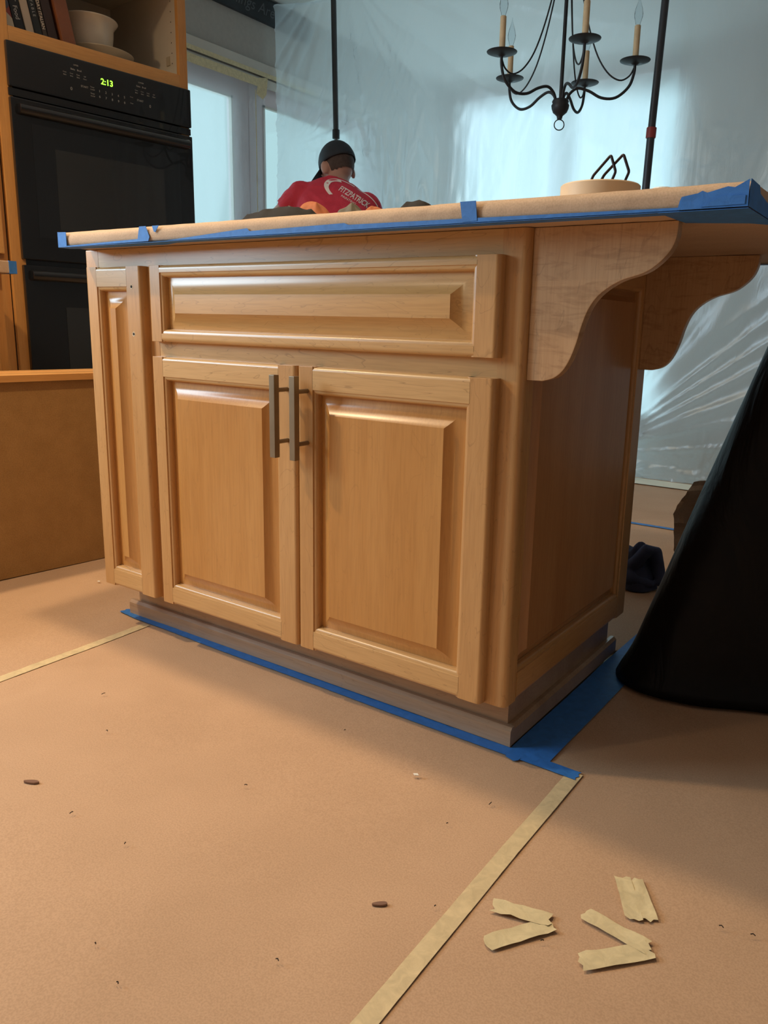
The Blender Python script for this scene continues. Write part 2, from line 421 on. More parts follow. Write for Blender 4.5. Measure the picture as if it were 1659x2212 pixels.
MB().box(-2.07, -1.20, YB+.05, YB+.06, .1, 2.43).build('glass_pane', M_GLASS, d3)
# trim above the doors: head casing with a dark gap, cream tape along it
struct(MB().box(XL, XL+.022, 1.05, 3.62, 2.135, 2.20).build('trim_1', M_TRIM, bevel=.004))
struct(MB().box(XL, XL+.015, 1.05, 3.62, 2.075, 2.122).build('trim_2', M_TRIM, bevel=.003))
t = MB(); t.box(XL+.0225, XL+.024, 1.3, 2.95, 2.128, 2.152); tag(t.build('masking_tape_strip', M_CREAM), 'long cream masking tape strip along the lower edge of the door head casing', 'tape')
t = MB(); vs, fs = grid(40, 3, lambda u, v: (XL+.031+.002*nz(u*14, v*2), 1.3+1.16*u, 2.062+.045*v+.004*nz(u*9, 3))); t.add(vs, fs)
tag(t.build('masking_tape_strip', M_CREAM, smooth=60), 'wide cream masking tape strip holding film above the left glazed door', 'tape')
t = MB(); t.add([(XL+.03, 2.46, 2.11), (XL+.034, 2.53, 2.125), (XL+.036, 2.515, 2.03), (XL+.03, 2.49, 2.0), (XL+.028, 2.44, 2.02)], [(0, 1, 2, 3, 4)])
tag(t.build('masking_tape_patch', M_CREAM), 'crumpled patch of cream masking tape at the corner between the two glazed doors', 'tape')
# thin masking film over the first door
def film_fn(u, v):
    y = 1.2+1.32*u; z = .02+2.07*v
    return (XL+.018+.006*nz(y*7, z*2.5, 1)+.003*nz(y*22, z*8, 4), y, z)
t = MB(); t.add(*grid(70, 90, film_fn))
tag(t.build('masking_film', M_FILM2, smooth=180), 'clear wrinkled masking film taped over the left glazed door', 'plastic film')
t = MB(); t.add(*grid(2, 40, lambda u, v: (XL+.03+.001*nz(u, v*10), 2.43+.007*u, .3+1.74*v)))
tag(t.build('masking_tape_strip', M_CREAM), 'thin pale vertical tape edge on the post between the glazed doors', 'tape')
# blackboard sign
sg = thing('chalkboard_sign', 'long dark chalkboard sign with faint chalk writing on the wall above the doors', 'sign', (XL, 1.25, 2.42))
sg.rotation_euler = (0, 0, 0)
MB().box(0, .022, 0, 1.66, 0, .13).build('board', M_CHALK, sg, bevel=.002)
MB().box(.022, .026, 0, 1.66, 0, .010).box(.022, .026, 0, 1.66, .120, .13).build('edge_moulding', M_CHALK, sg)
t = MB(); put_text(t, 'Things Are', .085, lambda v: (.0225+v[2], 1.16+v[0], .065+v[1]), shear=.35); t.build('lettering', M_CHALKT, sg)

# ------------------------------------------------------------ floor covering
def fh(x, y):
    return .0022*nz(x*1.3, y*2.3)+.0014*nz(x*3.1+5, y*4.7)+.0005*nz(x*9, y*11)
LAY = .0045
def sheet(label, x0, x1, y0, y1, lay, cell=.045):
    nx = max(2, int((x1-x0)/cell)); ny = max(2, int((y1-y0)/cell))
    mb = MB()
    mb.add(*grid(nx, ny, lambda u, v: (x0+(x1-x0)*u, y0+(y1-y0)*v, -.0035+lay+fh(x0+(x1-x0)*u, y0+(y1-y0)*v))))
    return tag(mb.build('kraft_paper_sheet', M_KRAFT, smooth=180), label, 'paper', None)
sheet('broad kraft paper sheet on the floor in front of the island', -.99, .115, -2.6, .068, .0012)
sheet('kraft paper sheet on the floor left of the short cream tape line', -3.0, -.985, -2.6, 2.0, .0004)
sheet('kraft paper sheet on the floor right of the long cream tape line', .05, 2.6, -2.6, 1.85, .0004)
sheet('kraft paper sheet on the floor behind the island', -.99, .052, .60, 1.85, .0004)
sheet('kraft paper sheet on the far floor beyond the blue tape line', -3.0, 2.6, 1.84, 2.81, .0008)
def strip_on_floor(name, mat, label, cat, pts, w, lift=.0014, group=None, wob=.0006, ragged=0.0, n=None):
    """tape strip following the floor sheet along a polyline"""
    mb = MB(); P = []
    for a, b in zip(pts[:-1], pts[1:]):
        a = Vector(a); b = Vector(b); k = max(1, int((b-a).length/.012)) if n is None else n
        P += [a.lerp(b, i/k) for i in range(k)]
    P.append(Vector(pts[-1])); vs = []; m = 4
    for i, p in enumerate(P):
        t = (P[min(i+1, len(P)-1)]-P[max(i-1, 0)]).normalized(); nn = Vector((-t.y, t.x))
        for j in range(m+1):
            e = 0
            if ragged and (i == 0 or i == len(P)-1): e = (random.random()-.5)*ragged*2
            q = p+nn*((j/m-.5)*w)+t*e
            vs.append((q.x, q.y, -.0035+.0012+fh(q.x, q.y)+lift+abs(wob*nz(q.x*60, q.y*60))*2))
    fs = [(i*(m+1)+j, i*(m+1)+j+1, (i+1)*(m+1)+j+1, (i+1)*(m+1)+j) for i in range(len(P)-1) for j in range(m)]
    mb.add(vs, fs)
    return tag(mb.build(name, mat, smooth=180), label, cat, group)
strip_on_floor('masking_tape_strip', M_CREAM2, 'long cream masking tape line running toward the camera on the kraft floor paper', 'tape', [(.1115, .055), (.113, -.2), (.119, -.55), (.122, -1.1)], .0255, .0012)
strip_on_floor('masking_tape_strip', M_CREAM2, 'short cream masking tape line on the floor left of the island', 'tape', [(-1.0, .037), (-.992, -.15), (-.985, -.5), (-.98, -1.0)], .025, .0012)
strip_on_floor('blue_tape_strip', M_BLUE, 'blue tape strip on the floor along the front of the island base', 'tape', [(-1.122, .062), (-1.05, .055), (-.7, .050), (-.45, .0515), (-.1, .0475), (.121, .046)], .026, .0024, ragged=.004)
strip_on_floor('blue_tape_strip', M_BLUE, 'wide blue tape band on the floor along the right side of the island', 'tape', [(.0235, .060), (.024, .5), (.030, .84)], .076, .0018)
strip_on_floor('blue_tape_strip', M_BLUE, 'small blue tape tab at the front right corner of the island base', 'tape', [(-.004, .037), (.014, .031)], .018, .0030, ragged=.003)
strip_on_floor('blue_tape_strip', M_BLUE, 'distant blue tape line across the floor behind the island', 'tape', [(-1.6, 1.83), (.9, 1.85)], .026, .0016)
strip_on_floor('masking_tape_strip', plain('cream_tape_backlit', (.80, .79, .66), .6, var=.05), 'wide cream tape band sealing the plastic curtain to the floor', 'tape', [(-2.6, 2.700), (1.6, 2.695)], .14, .0045)  # lighter copy of the cream tape: light from behind put into its colour
# loose pieces of masking tape, right foreground
def loose(label, a, b, w=.026):
    return strip_on_floor('masking_tape_piece', M_CREAM, label, 'tape', [a, b], w, .002+random.random()*.001, wob=.0022, ragged=.004)
loose('upper arm of the left V of cream tape pieces on the floor', (.148, -.299), (.219, -.280), .024)
loose('lower arm of the left V of cream tape pieces on the floor', (.172, -.359), (.223, -.284), .024)
loose('upper arm of the right V of cream tape pieces on the floor', (.249, -.243), (.335, -.252), .024)
loose('lower arm of the right V of cream tape pieces on the floor', (.276, -.320), (.337, -.254), .026)
loose('left of two overlapping cream tape pieces above the right V', (.264, -.146), (.304, -.214), .022)
loose('right of two overlapping cream tape pieces above the right V', (.281, -.143), (.322, -.206), .022)
# debris
chips = [(224, 1502, .008), (232, 1582, .005), (531, 1700, .005), (155, 1760, .006), (271, 1826, .004), (600, 2078, .005), (207, 2043, .003),
         (255, 2128, .004), (966, 1783, .003), (1060, 1740, .008), (940, 1962, .003), (1558, 2006, .006), (1626, 2024, .006), (1171, 2037, .004), (745, 1581, .003)]
def ray_floor(px, py, z=0.0):
    d = fw+r2*((px-PX0)/F_PX)-u2*((py-PY0)/F_PX); k = (z-CAM.z)/d.z; return CAM+d*k
where = ['curved dark hair-like chip in front of the narrow door, left on the floor paper', 'dark speck pair below the curved chip on the left floor paper', 'small dark chip near the middle of the big floor sheet, below the left cabinet door',
         'thin dark sliver right of the left brown drip stain', 'round dark speck in the left middle of the floor sheet', 'dark speck near the lower middle of the floor sheet', 'small dark speck low on the left of the floor sheet',
         'dark speck at the bottom left of the floor sheet', 'tiny dark speck left of the long cream tape line, upper part', 'thin curved hair by the upper part of the long cream tape line', 'small speck above the brown middle stain, near the tape line',
         'dark curled chip right of the two overlapping tape pieces', 'dark flat chip at the right edge of the floor', 'tiny dark speck below the left V of tape', 'tiny speck near the blue tape in front of the left cabinet door']
for (px, py, s), lab in zip(chips, where):
    p = ray_floor(px, py); a = random.random()*PI
    mb = MB().tube([(p.x-s*.5*math.cos(a), p.y-s*.5*math.sin(a), .0035), (p.x, p.y, .0048), (p.x+s*.5*math.cos(a+.5), p.y+s*.5*math.sin(a+.5), .0035)], .0007, 5)
    tag(mb.build('debris_chip', M_DARK), lab, 'debris', 'dark debris chips on the floor paper')
for px, py, lab in ((898, 1677, 'tiny white paint flake on the floor paper in front of the right cabinet door'), (213, 1258, 'small white flake on the floor at the left of the island')):
    p = ray_floor(px, py); tag(MB().prism([(p.x-.005, p.y), (p.x, p.y-.003), (p.x+.006, p.y), (p.x+.001, p.y+.004)], 'z', .0028, .0042).build('paint_flake', plain('white_flake', (.8, .78, .72), .6)), lab, 'debris')
M_STAIN = plain('glue_stain', (.20, .115, .085), .35)
def blob(px, py, L_, W_, ang, label):
    p = ray_floor(px, py); pts = []
    for i in range(20):
        a = 2*PI*i/20; x = L_*math.cos(a)*(1+.25*nz(math.cos(a)*2, px)); y = W_*math.sin(a)*(.6+.4*math.cos(a*.5)**2)
        pts.append((p.x+x*math.cos(ang)-y*math.sin(ang), p.y+x*math.sin(ang)+y*math.cos(ang)))
    tag(MB().prism(pts, 'z', .0015, -.0035+.0012+fh(p.x, p.y)+.0012).build('stain_spot', M_STAIN), label, 'stain')
blob(68, 1689, .013, .005, .5, 'brown drip stain on the floor paper at the left')
blob(820, 1953, .010, .004, .7, 'brown stain spot on the floor paper in the middle foreground')

# ------------------------------------------------------------ island cabinet
isl = thing('island_cabinet', 'honey maple kitchen island cabinet with one drawer front and three doors, curved corbels at right', 'cabinet')
W, D, K, U = 1.098, .58, .105, .876
# carcass
MB().box(-W+.004, -.02, .02, D-.004, K, U-.002).build('carcass', M_SIDEP, isl)
def roundpoly(pts, r, seg=4, which=None):
    out = []; n = len(pts)
    for i, p in enumerate(pts):
        if which is not None and i not in which: out.append(p); continue
        p = Vector(p); a = Vector(pts[i-1]); b = Vector(pts[(i+1) % n])
        u = (a-p).normalized(); v = (b-p).normalized()
        for k in range(seg+1):
            t = k/seg; q0 = p+u*r; q1 = p+v*r
            q = q0*(1-t)**2+p*2*t*(1-t)+q1*t**2; out.append((q.x, q.y))
    return out
# face frame
f = MB(); f.prism(roundpoly([(-.045, 0), (0, 0), (0, .03), (-.045, .03)], .013, 6, [1]), 'z', K, U-.001); f.build('frame_stile', M_STILE, isl, smooth=50)
MB().box(-W, -W+.045, 0, .03, K, U-.001).build('frame_stile', M_STILE, isl, bevel=.002)
MB().box(-.885, -.855, 0, .03, K, .825).build('frame_stile', M_STILE, isl)
MB().box(-W+.045, -.045, 0.0005, .03, .82, U-.001).build('frame_rail', M_RAIL, isl)
MB().box(-.855, -.045, 0.0005, .03, .635, .70).build('frame_rail', M_RAIL, isl)
MB().box(-W+.045, -.045, 0.0005, .03, K, .135).build('frame_rail', M_RAIL, isl)

def front_member(x0, x1, z0, z1, run, outer, T=.019, R=.008):
    """a stile (run='z') or rail (run='x') with a round outer edge and a beaded inner edge.
    outer: side of the round edge: -1 low side, +1 high side"""
    wv = (x1-x0) if run == 'z' else (z1-z0)
    prof = [(0, 0), (0, T-R)]
    for i in range(1, 7):
        a = PI/2*i/6; prof.append((R-R*math.cos(a), T-R+R*math.sin(a)))
    prof += [(wv-.0095, T), (wv-.0090, T-.0022)]
    for i in range(1, 6):
        a = PI/2*i/5; prof.append((wv-.0075+.0065*math.sin(a), T-.0022-.0075*(1-math.cos(a))))
    prof += [(wv-.001, T-.0125), (wv, T-.0125), (wv, 0)]
    mb = MB()
    if run == 'z':
        pp = [((x0+u) if outer < 0 else (x1-u), -h) for u, h in prof]
        mb.prism(pp, 'z', z0, z1)
    else:
        pp = [(-h, (z0+u) if outer < 0 else (z1-u)) for u, h in prof]
        mb.prism(pp, 'x', x0, x1)
    return mb
def raised(x0, x1, z0, z1, fx0, fx1, fz0, fz1, T=.019):
    """raised panel: flat rim, concave rise, flat field"""
    steps = [(0, .0035), (.10, .0036), (.25, .0040), (.42, .0052), (.58, .0072), (.72, .0098), (.85, .0130), (.94, .0156), (1.0, .0178)]
    mb = MB(); vs = []
    loops = [(0, 0)]+steps
    for t, h in loops:
        a0 = x0+(fx0-x0)*t; a1 = x1+(fx1-x1)*t; b0 = z0+(fz0-z0)*t; b1 = z1+(fz1-z1)*t
        vs += [(a0, -h, b0), (a1, -h, b0), (a1, -h, b1), (a0, -h, b1)]
    n = len(loops); fs = [(i*4+j, i*4+(j+1) % 4, (i+1)*4+(j+1) % 4, (i+1)*4+j) for i in range(n-1) for j in range(4)]
    fs += [(n*4-4, n*4-3, n*4-2, n*4-1), (3, 2, 1, 0)]
    return mb.add(vs, fs)
def panel_front(name, x0, x1, z0, z1, sl, sr, rb, rt, fx0, fx1, fz0, fz1, horiz=False, parent=isl, swl=None):
    """door or drawer front: raised panel mesh + stiles and rails as children"""
    g = .010
    dr = raised(x0+sl-.004, x1-sr+.004, z0+rb-.004, z1-rt+.004, fx0, fx1, fz0, fz1).build(name, M_PANELX if horiz else M_PANEL, parent, smooth=25)
    a = front_member(x0, x0+sl, z0, z1, 'z', -1); b = front_member(x1-sr, x1, z0, z1, 'z', 1)
    # round the top and bottom ends of the stiles by mild scaling of the end verts
    for mb in (a, b):
        o = mb.build('stile', M_STILE, dr, smooth=40)
        bm = bmesh.new(); bm.from_mesh(o.data)
        for zc in (z0, z1):
            es = [e for e in bm.edges if abs(e.verts[0].co.z-zc) < 1e-5 and abs(e.verts[1].co.z-zc) < 1e-5 and min(e.verts[0].co.y, e.verts[1].co.y) < -.012]
            bmesh.ops.bevel(bm, geom=es, offset=.006, segments=4, profile=.5, affect='EDGES', clamp_overlap=True)
        bm.to_mesh(o.data); bm.free(); o.data.polygons.foreach_set('use_smooth', [True]*len(o.data.polygons)); o.data.set_sharp_from_angle(angle=math.radians(40))
    front_member(x0+sl-g, x1-sr+g, z0, z0+rb, 'x', -1).build('rail', M_RAIL, dr, smooth=40)
    front_member(x0+sl-g, x1-sr+g, z1-rt, z1, 'x', 1).build('rail', M_RAIL, dr, smooth=40)
    return dr
dn = panel_front('door', -1.0755, -.885, .108, .837, .049, .056, .050, .051, -.994, -.976, .188, .750)
dl = panel_front('door', -.861, -.4495, .108, .653, .046, .054, .048, .050, -.783, -.539, .187, .568)
dr_ = panel_front('door', -.4465, -.038, .108, .653, .047, .053, .048, .051, -.370, -.128, .186, .568)
dw = panel_front('drawer_front', -.860, -.038, .684, .837, .046, .049, .026, .024, -.780, -.124, .742, .779, True)
for o in (dn,): 
    for zz in (.795, .697):
        MB().lathe([(0, -.0194), (.0028, -.0194), (.0030, -.0189)], (-.915, 0, zz), 12, 'y').build('screw_hole', M_DARK, o)
        MB().lathe([(.0026, -.0189), (.0046, -.0195), (.0052, -.0189)], (-.915, 0, zz), 12, 'y').build('hole_rim', plain('raw_maple', (.75, .6, .42), .7), o)
def pull(dr, x):
    h = MB().box(x-.0065, x+.0065, -.0615, -.0485, .486, .637).build('pull_handle', M_BRONZE, dr, bevel=.0012)
    return h
def posts(dr, x):
    for zz in (.609, .514):
        MB().lathe([(0, -.050), (.0042, -.050), (.0042, -.0185), (0, -.0185)], (x-.001, 0, zz), 12, 'y').build('handle_post', M_BRONZE, dr, smooth=40)
pull(dl, -.4695); posts(dl, -.4695); pull(dr_, -.4205); posts(dr_, -.4205)
# right end: frame and raised panel, plane x=0 (member coordinates mapped: x->y)
def swap(mb):  # front-plane (x, -h, z) -> side plane (x=h-.019, y=x, z)
    mb.v = [(-v[1]-.019, v[0], v[2]) for v in mb.v]; mb.f = [tuple(reversed(q)) for q in mb.f]; return mb
swap(front_member(.0302, .047, K, U-.002, 'z', -1, R=.0004)).build('side_stile', M_STILE, isl, smooth=40)
swap(front_member(.517, D, K, U-.002, 'z', 1)).build('side_stile', M_STILE, isl, smooth=40)
swap(front_member(.040, .525, K, K+.060, 'x', -1)).build('side_rail', M_SIDER, isl, smooth=40)
swap(front_member(.040, .525, .806, U-.002, 'x', 1)).build('side_rail', M_SIDER, isl, smooth=40)
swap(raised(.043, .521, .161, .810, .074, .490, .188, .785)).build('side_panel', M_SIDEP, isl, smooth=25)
# toe kick and base moulding
MB().box(-1.075, -.030, .075, .565, 0.0, K).build('toe_kick', M_TOE, isl)
sk = [(.0, 0.001), (0, .030), (.006, .036), (.014, .036), (.014, 0.001)]
MB().prism([(.060+a, b) for a, b in sk], 'x', -1.096, -.016).build('base_moulding', M_TOE, isl)
MB().prism([(-.0162-a, b) for a, b in sk], 'y', .0742, .589).build('base_moulding', M_TOE, isl)
# corbels
cp = [(0, .652), (.027, .652), (.045, .6575), (.059, .669), (.070, .688), (.078, .711), (.085, .738), (.095, .763), (.111, .782), (.137, .798), (.169, .808), (.187, .819), (.203, .836), (.2105, .855), (.2115, .8755), (0, .8755)]
def smooth_poly(p, keep):
    out = [p[0]]
    for i in range(1, len(p)-keep):
        a, b, c = Vector(p[i-1]), Vector(p[i]), Vector(p[i+1])
        out += [tuple(b*.75+a*.25*1.0) if i > 1 else tuple(b), tuple(b), tuple(b*.75+c*.25)] if 1 < i else [tuple(b)]
    return out+[tuple(q) for q in p[-keep:]]
def catmull(p, n=4):
    P = [Vector(q) for q in p]; out = []
    for i in range(len(P)-1):
        p0 = P[max(i-1, 0)]; p1 = P[i]; p2 = P[i+1]; p3 = P[min(i+2, len(P)-1)]
        for k in range(n):
            t = k/n; out.append(.5*((2*p1)+(-p0+p2)*t+(2*p0-5*p1+4*p2-p3)*t*t+(-p0+3*p1-3*p2+p3)*t**3))
    return out+[P[-1]]
curve = [tuple(q) for q in catmull(cp[1:-1], 4)]
cpoly = [cp[0]]+curve+[cp[-1]]
for y0 in (.012, .535):
    MB().prism(cpoly, 'y', y0, y0+.019).build('corbel', M_CORBEL, isl, bevel=.002)

# ------------------------------------------------------------ countertop wrapped in paper
CX0, CX1, CY0, CY1, CZ0, CZ1 = -1.081, .3145, -.0716, .775, .876, .9055
ct = thing('countertop', 'countertop wrapped in kraft paper with blue tape along its edge, on the island', 'countertop', (0, 0, 0))
def ctop():
    mb = MB(); nx = 110; R = .007
    prof = []
    for a in np.linspace(0, PI/2, 5): prof.append((CY0+R-R*math.sin(PI/2-a)*1.0, CZ1-R+R*math.sin(a)))
    # loop around: bottom back -> bottom front -> up the front -> over the top -> back down
    loop = [(CY1, CZ0), (.5, CZ0), (.2, CZ0), (.05, CZ0), (CY0+.004, CZ0), (CY0+.0008, CZ0+.003), (CY0, CZ0+.008), (CY0-.0005, CZ0+.015), (CY0+.0006, CZ1-.009), (CY0+.003, CZ1-.004), (CY0+.009, CZ1-.0005), (CY0+.02, CZ1), (.05, CZ1), (.25, CZ1), (.5, CZ1), (CY1-.005, CZ1), (CY1, CZ1-.005)]
    vs = []
    for i in range(nx+1):
        x = CX0+(CX1-CX0)*i/nx
        for j, (y, z) in enumerate(loop):
            k = .0012*nz(x*9, y*20, z*30)+.0008*nz(x*31, j*.7)
            if x < .0 and j <= 4: k = abs(k)*.2
            kz = k if 0 < x-CX0 else k
            vs.append((x, y+(k if 5 <= j <= 10 else 0), z+(kz*.8 if (j >= 9 or (j < 5 and x > .02)) else 0)))
    n = len(loop); fs = [(i*n+j, i*n+(j+1) % n, (i+1)*n+(j+1) % n, (i+1)*n+j) for i in range(nx) for j in range(n)]
    fs += [tuple(range(n)), tuple(range(nx*n, nx*n+n))[::-1]]
    return mb.add(vs, fs)
ctop().build('paper_wrap', M_KRAFT2, ct, smooth=55)
FY = CY0-.0022
def ftape(poly, th=.0008, dy=0, wr=.0004):
    mb = MB(); mb.prism(poly, 'y', FY-dy, FY-dy-th); return mb.build('tape_strip', M_BLUE, ct)
ftape([(-1.082, .8745), (-.78, .8765), (-.776, .884), (-.812, .8815), (-1.0515, .8765), (-1.0515, .9045), (-1.082, .9055)])
ftape([(-.806, .9045), (-.786, .9045), (-.776, .884), (-.812, .8815)])
ftape([(-.767, .904), (-.747, .904), (-.758, .892), (-.762, .893)])
ftape([(-.727, .8755), (-.510, .888), (-.504, .883), (-.292, .886), (-.283, .883), (-.07, .8815), (.236, .8785), (.236, .8755)])
ftape([(-.077, .9045), (-.051, .9045), (-.048, .8775), (-.072, .8765)], dy=.0007)
ftape([(.236, .886), (.238, .8905), (.257, .8935), (.262, .896), (.268, .8935), (.291, .899), (.299, .8975), (.3145, .9055), (.3155, .8755), (.234, .8755)], dy=.0008)
ftape([(.262, .8775), (.285, .889), (.312, .888), (.312, .878)], dy=.0018)
u_ = MB(); zz = CZ0-.0013
def under(poly, dz=0): MB().prism(poly, 'z', zz-dz, zz-dz-.0007).build('tape_strip', M_BLUE, ct)
under([(-1.082, FY), (.236, FY), (.236, -.047), (-.3, -.043), (-.73, -.048), (-.78, -.03), (-1.05, -.035), (-1.082, -.045)])
under([(.21, FY), (.316, FY), (.316, .10), (.29, .065), (.215, .03)], .0005)
under([(.0, .735), (.316, .735), (.316, .752), (0, .755)], .0008)
e = MB(); e.prism([(CY0-.002, .8755), (CY0-.002, .906), (-.028, .905), (-.02, .897), (.03, .892), (.05, .875)], 'x', CX1+.0012, CX1+.002); e.build('tape_strip', M_BLUE, ct)
e = MB(); e.prism([(CY0-.002, .8755), (CY0-.002, .906), (-.035, .906), (-.030, .8755)], 'x', CX0-.0020, CX0-.0012); e.build('tape_strip', M_BLUE, ct)
# things on the counter
def px_at_y(px, py, y):
    d = fw+r2*((px-PX0)/F_PX)-u2*((py-PY0)/F_PX); k = (y-CAM.y)/d.y; return CAM+d*k
RX = px_at_y(1297, 400, .19)
tr = thing('masking_tape_roll', 'large roll of tan masking tape lying flat on the countertop', 'tape roll', (RX.x, .19, .9062))
MB().lathe([(.030, 0), (.0615, 0), (.0635, .002), (.0635, .050), (.0615, .052), (.030, .052), (.030, 0)], (0, 0, 0), 64).build('tape_winding', plain('tan_tape_roll', (.70, .54, .36), .55, var=.06, vscale=20), tr, smooth=40)
MB().lathe([(.0295, .0), (.0295, .052), (.0265, .052), (.0265, 0), (.0295, 0)], (0, 0, 0), 40).build('cardboard_core', plain('cardboard', (.42, .30, .18), .8), tr, smooth=40)
# bent wire stand behind the roll (two hoops)
def px_at_y(px, py, y):
    d = fw+r2*((px-PX0)/F_PX)-u2*((py-PY0)/F_PX); k = (y-CAM.y)/d.y; return CAM+d*k
ws = thing('wire_hook_rack', 'black bent wire rack with two pointed loops standing behind the tape roll', 'rack', (0, .34, .9062))
yy = .335
def loopw(pts, y, y2=None):
    P = [px_at_y(a, b, y)-Vector((0, .34, .9062)) for a, b in pts]; P = [P[0]+Vector((0, 0, -.086 + 0))*0]+P
    P[0] = Vector((P[1].x-.001, P[1].y, .0022)); P.append(Vector((P[-1].x-.010, P[-1].y, .0022)))
    out = []
    for i, p in enumerate(P):
        if 0 < i < len(P)-1:
            a = (P[i-1]-p).normalized(); b = (P[i+1]-p).normalized(); r = .004
            for t in (0, .25, .5, .75, 1): out.append((p+a*r)*(1-t)**2+p*2*t*(1-t)+(p+b*r)*t*t)
        else: out.append(p)
    return MB().tube(out, .0026, 8).build('wire_loop', M_WIRE, ws, smooth=60)
loopw([(1277, 391), (1281, 380), (1320, 335), (1330, 371), (1321, 391)], yy)
loopw([(1298, 391), (1305, 378), (1347, 333), (1359, 371), (1350, 391)], yy+.012)
MB().tube([(-.06, yy-.34, .0022), (.06, yy-.34, .0022)], .0021, 8).tube([(-.06, yy+.012-.34, .0022), (.06, yy+.012-.34, .0022)], .0021, 8).tube([(-.03, yy-.36, .0022), (-.03, yy-.30, .0022)], .0021, 8).build('wire_foot', M_WIRE, ws)
tag(MB().lathe([(0, 0), (.016, 0), (.017, .002), (.017, .062), (.015, .064), (0, .064)], (.085, .32, .9062), 20).build('white_cap', plain('white_plastic', (.75, .75, .7), .4)), 'small white round cap right of the tape roll on the countertop', 'cap')

def cloth_lump(name, mat, c, rx, ry, h, seed, ang=0, amp=.35, parent=None, n=84):
    mb = MB()
    def fn(u, v):
        a = u*2*PI; r = v
        k = 1+amp*.6*nz(math.cos(a)*1.8+seed, math.sin(a)*1.8, seed)*1.6
        x = rx*r*math.cos(a)*k; y = ry*r*math.sin(a)*k
        prof = (1-r**2.6)
        crease = abs(nz(x*16+seed, y*16, seed*2))*.8+abs(nz(x*37, y*37+seed, 3))*.25
        rg = abs(nz(x*13+seed, y*19+seed, seed))*1.5+abs(nz(x*30, y*24+seed, 3+seed))*.7
        z = h*1.06*prof*(1-min(.4, rg*(.16+amp*.28)))+(.004 if r < .97 else 0)
        z = max(z, .0005)
        return (x*math.cos(ang)-y*math.sin(ang), x*math.sin(ang)+y*math.cos(ang), z)
    vs, fs = grid(n, 34, fn); mb.add(vs, fs)
    if parent is not None:
        o = mb.build(name, mat, parent, smooth=180); o.location = c; return o
    return mb.build(name, mat, None, smooth=180, loc=c)
def onct(px, y): q = px_at_y(px, 450, y); return (q.x, q.y, .9062)
tag(cloth_lump('black_jacket', M_JACKET, onct(618, .34), .178, .075, .083, 2.1, .35, .2), 'crumpled black jacket lying on the countertop below the worker\'s arm', 'jacket')
b1 = thing('orange_cloth_bundle', 'folded orange cloth with grey-green edge beside the black jacket', 'cloth', onct(655, .46))
cloth_lump('orange_fold', M_ORANGE, (.035, 0, 0), .080, .045, .112, 4.4, .5, .25, b1)
cloth_lump('grey_fold', M_GREYC, (-.040, .0, 0), .040, .04, .104, 6.1, .2, .2, b1)
b2 = thing('orange_cloth_bundle', 'folded grey-green and orange cloth in front of the shirt lettering, right of the first bundle', 'cloth', onct(778, .40))
cloth_lump('grey_fold', M_GREYC, (-.025, 0, 0), .055, .04, .088, 8.3, .4, .2, b2)
cloth_lump('orange_fold', M_ORANGE, (.035, .01, 0), .055, .04, .080, 9.9, .2, .25, b2)
tag(cloth_lump('black_cloth', M_JACKET, onct(900, .36), .085, .05, .076, 12.5, .35, .2), 'flat black cloth on the countertop right of the worker', 'cloth')

# ------------------------------------------------------------ plastic curtain and tension poles
def fan(x, z, cx, cz, k, seed, r0, r1):
    dx, dz = x-cx, z-cz; r = math.hypot(dx, dz)+1e-4; a = math.atan2(dz, dx)
    t = nz(a*k, seed, r*.6); rid = (1-abs(t)*3.2); rid = max(rid, 0)**2
    fall = min(1, r/r0)*max(0, 1-r/r1)
    return rid*fall
def curtain(u, v):
    x = XL+.03+(1.9-XL)*u; z = .004+(ZC-.006)*v
    y = 2.80-.065*min(1, z*3)-.16*max(0, min(1, (-2.60-x)/.45))**1.3
    y += .030*nz(x*1.5, z*.5, 2)+.010*nz(x*6.0, z*1.1, 7)
    hz = math.exp(-((z-1.45)/.45)**2)*math.exp(-((x+2.25)/.45)**2)
    y -= .020*hz*max(0, 1-abs(nz(x*15, z*2.2, 11))*3.6)**2
    y -= .020*fan(x, z, -2.66, 2.75, 9, 3.3, .5, 2.2)
    y -= .020*fan(x, z, -2.95, 1.75, 5, 5.3, .2, .9)
    y -= .030*fan(x, z, -.95, .10, 9, 8.8, .25, 1.5)*max(0, min(1, (1.25-z)/.5))
    y -= .020*fan(x, z, -.42, .02, 8, 1.8, .05, .3)
    y -= .008*max(0, 1-abs(nz(x*10-z*5, z*1.6, 21))*3.6)**2*(.25+max(0, nz(x*1.1, z*1.3, 40))*2)*(.25 if z > .85 and x > -2.1 else 1)
    if v > .995: y = 2.72
    return (x, y, z)
cu = MB(); cu.add(*grid(400, 210, curtain))
tag(cu.build('plastic_curtain', M_FILM, smooth=180), 'tall frosty translucent plastic curtain hung across the room behind the chandelier', 'curtain')
p1 = thing('support_pole', 'thin dark telescopic pole holding up the plastic curtain behind the worker\'s head', 'pole', (-2.60, 2.655, 0))
MB().tube([(0, 0, 1.80), (-.022, 0, ZC-.03)], .0155, 14).build('upper_tube', M_POLE, p1, smooth=40)
MB().tube([(.02, 0, .03), (0, 0, 1.80)], .010, 14).build('lower_tube', M_POLE2, p1, smooth=40)
MB().tube([(0, 0, 1.775), (0, 0, 1.825)], .021, 14).build('clamp_collar', M_IRON, p1, smooth=40, bevel=.003)
MB().lathe([(0, 0), (.03, 0), (.028, .02), (.012, .035), (0, .035)], (.02, 0, .004), 16).build('foot', M_IRON, p1)
MB().lathe([(0, 0), (.014, 0), (.05, .02), (.05, .028), (0, .028)], (-.022, 0, ZC-.03), 16).build('head_plate', M_IRON, p1)
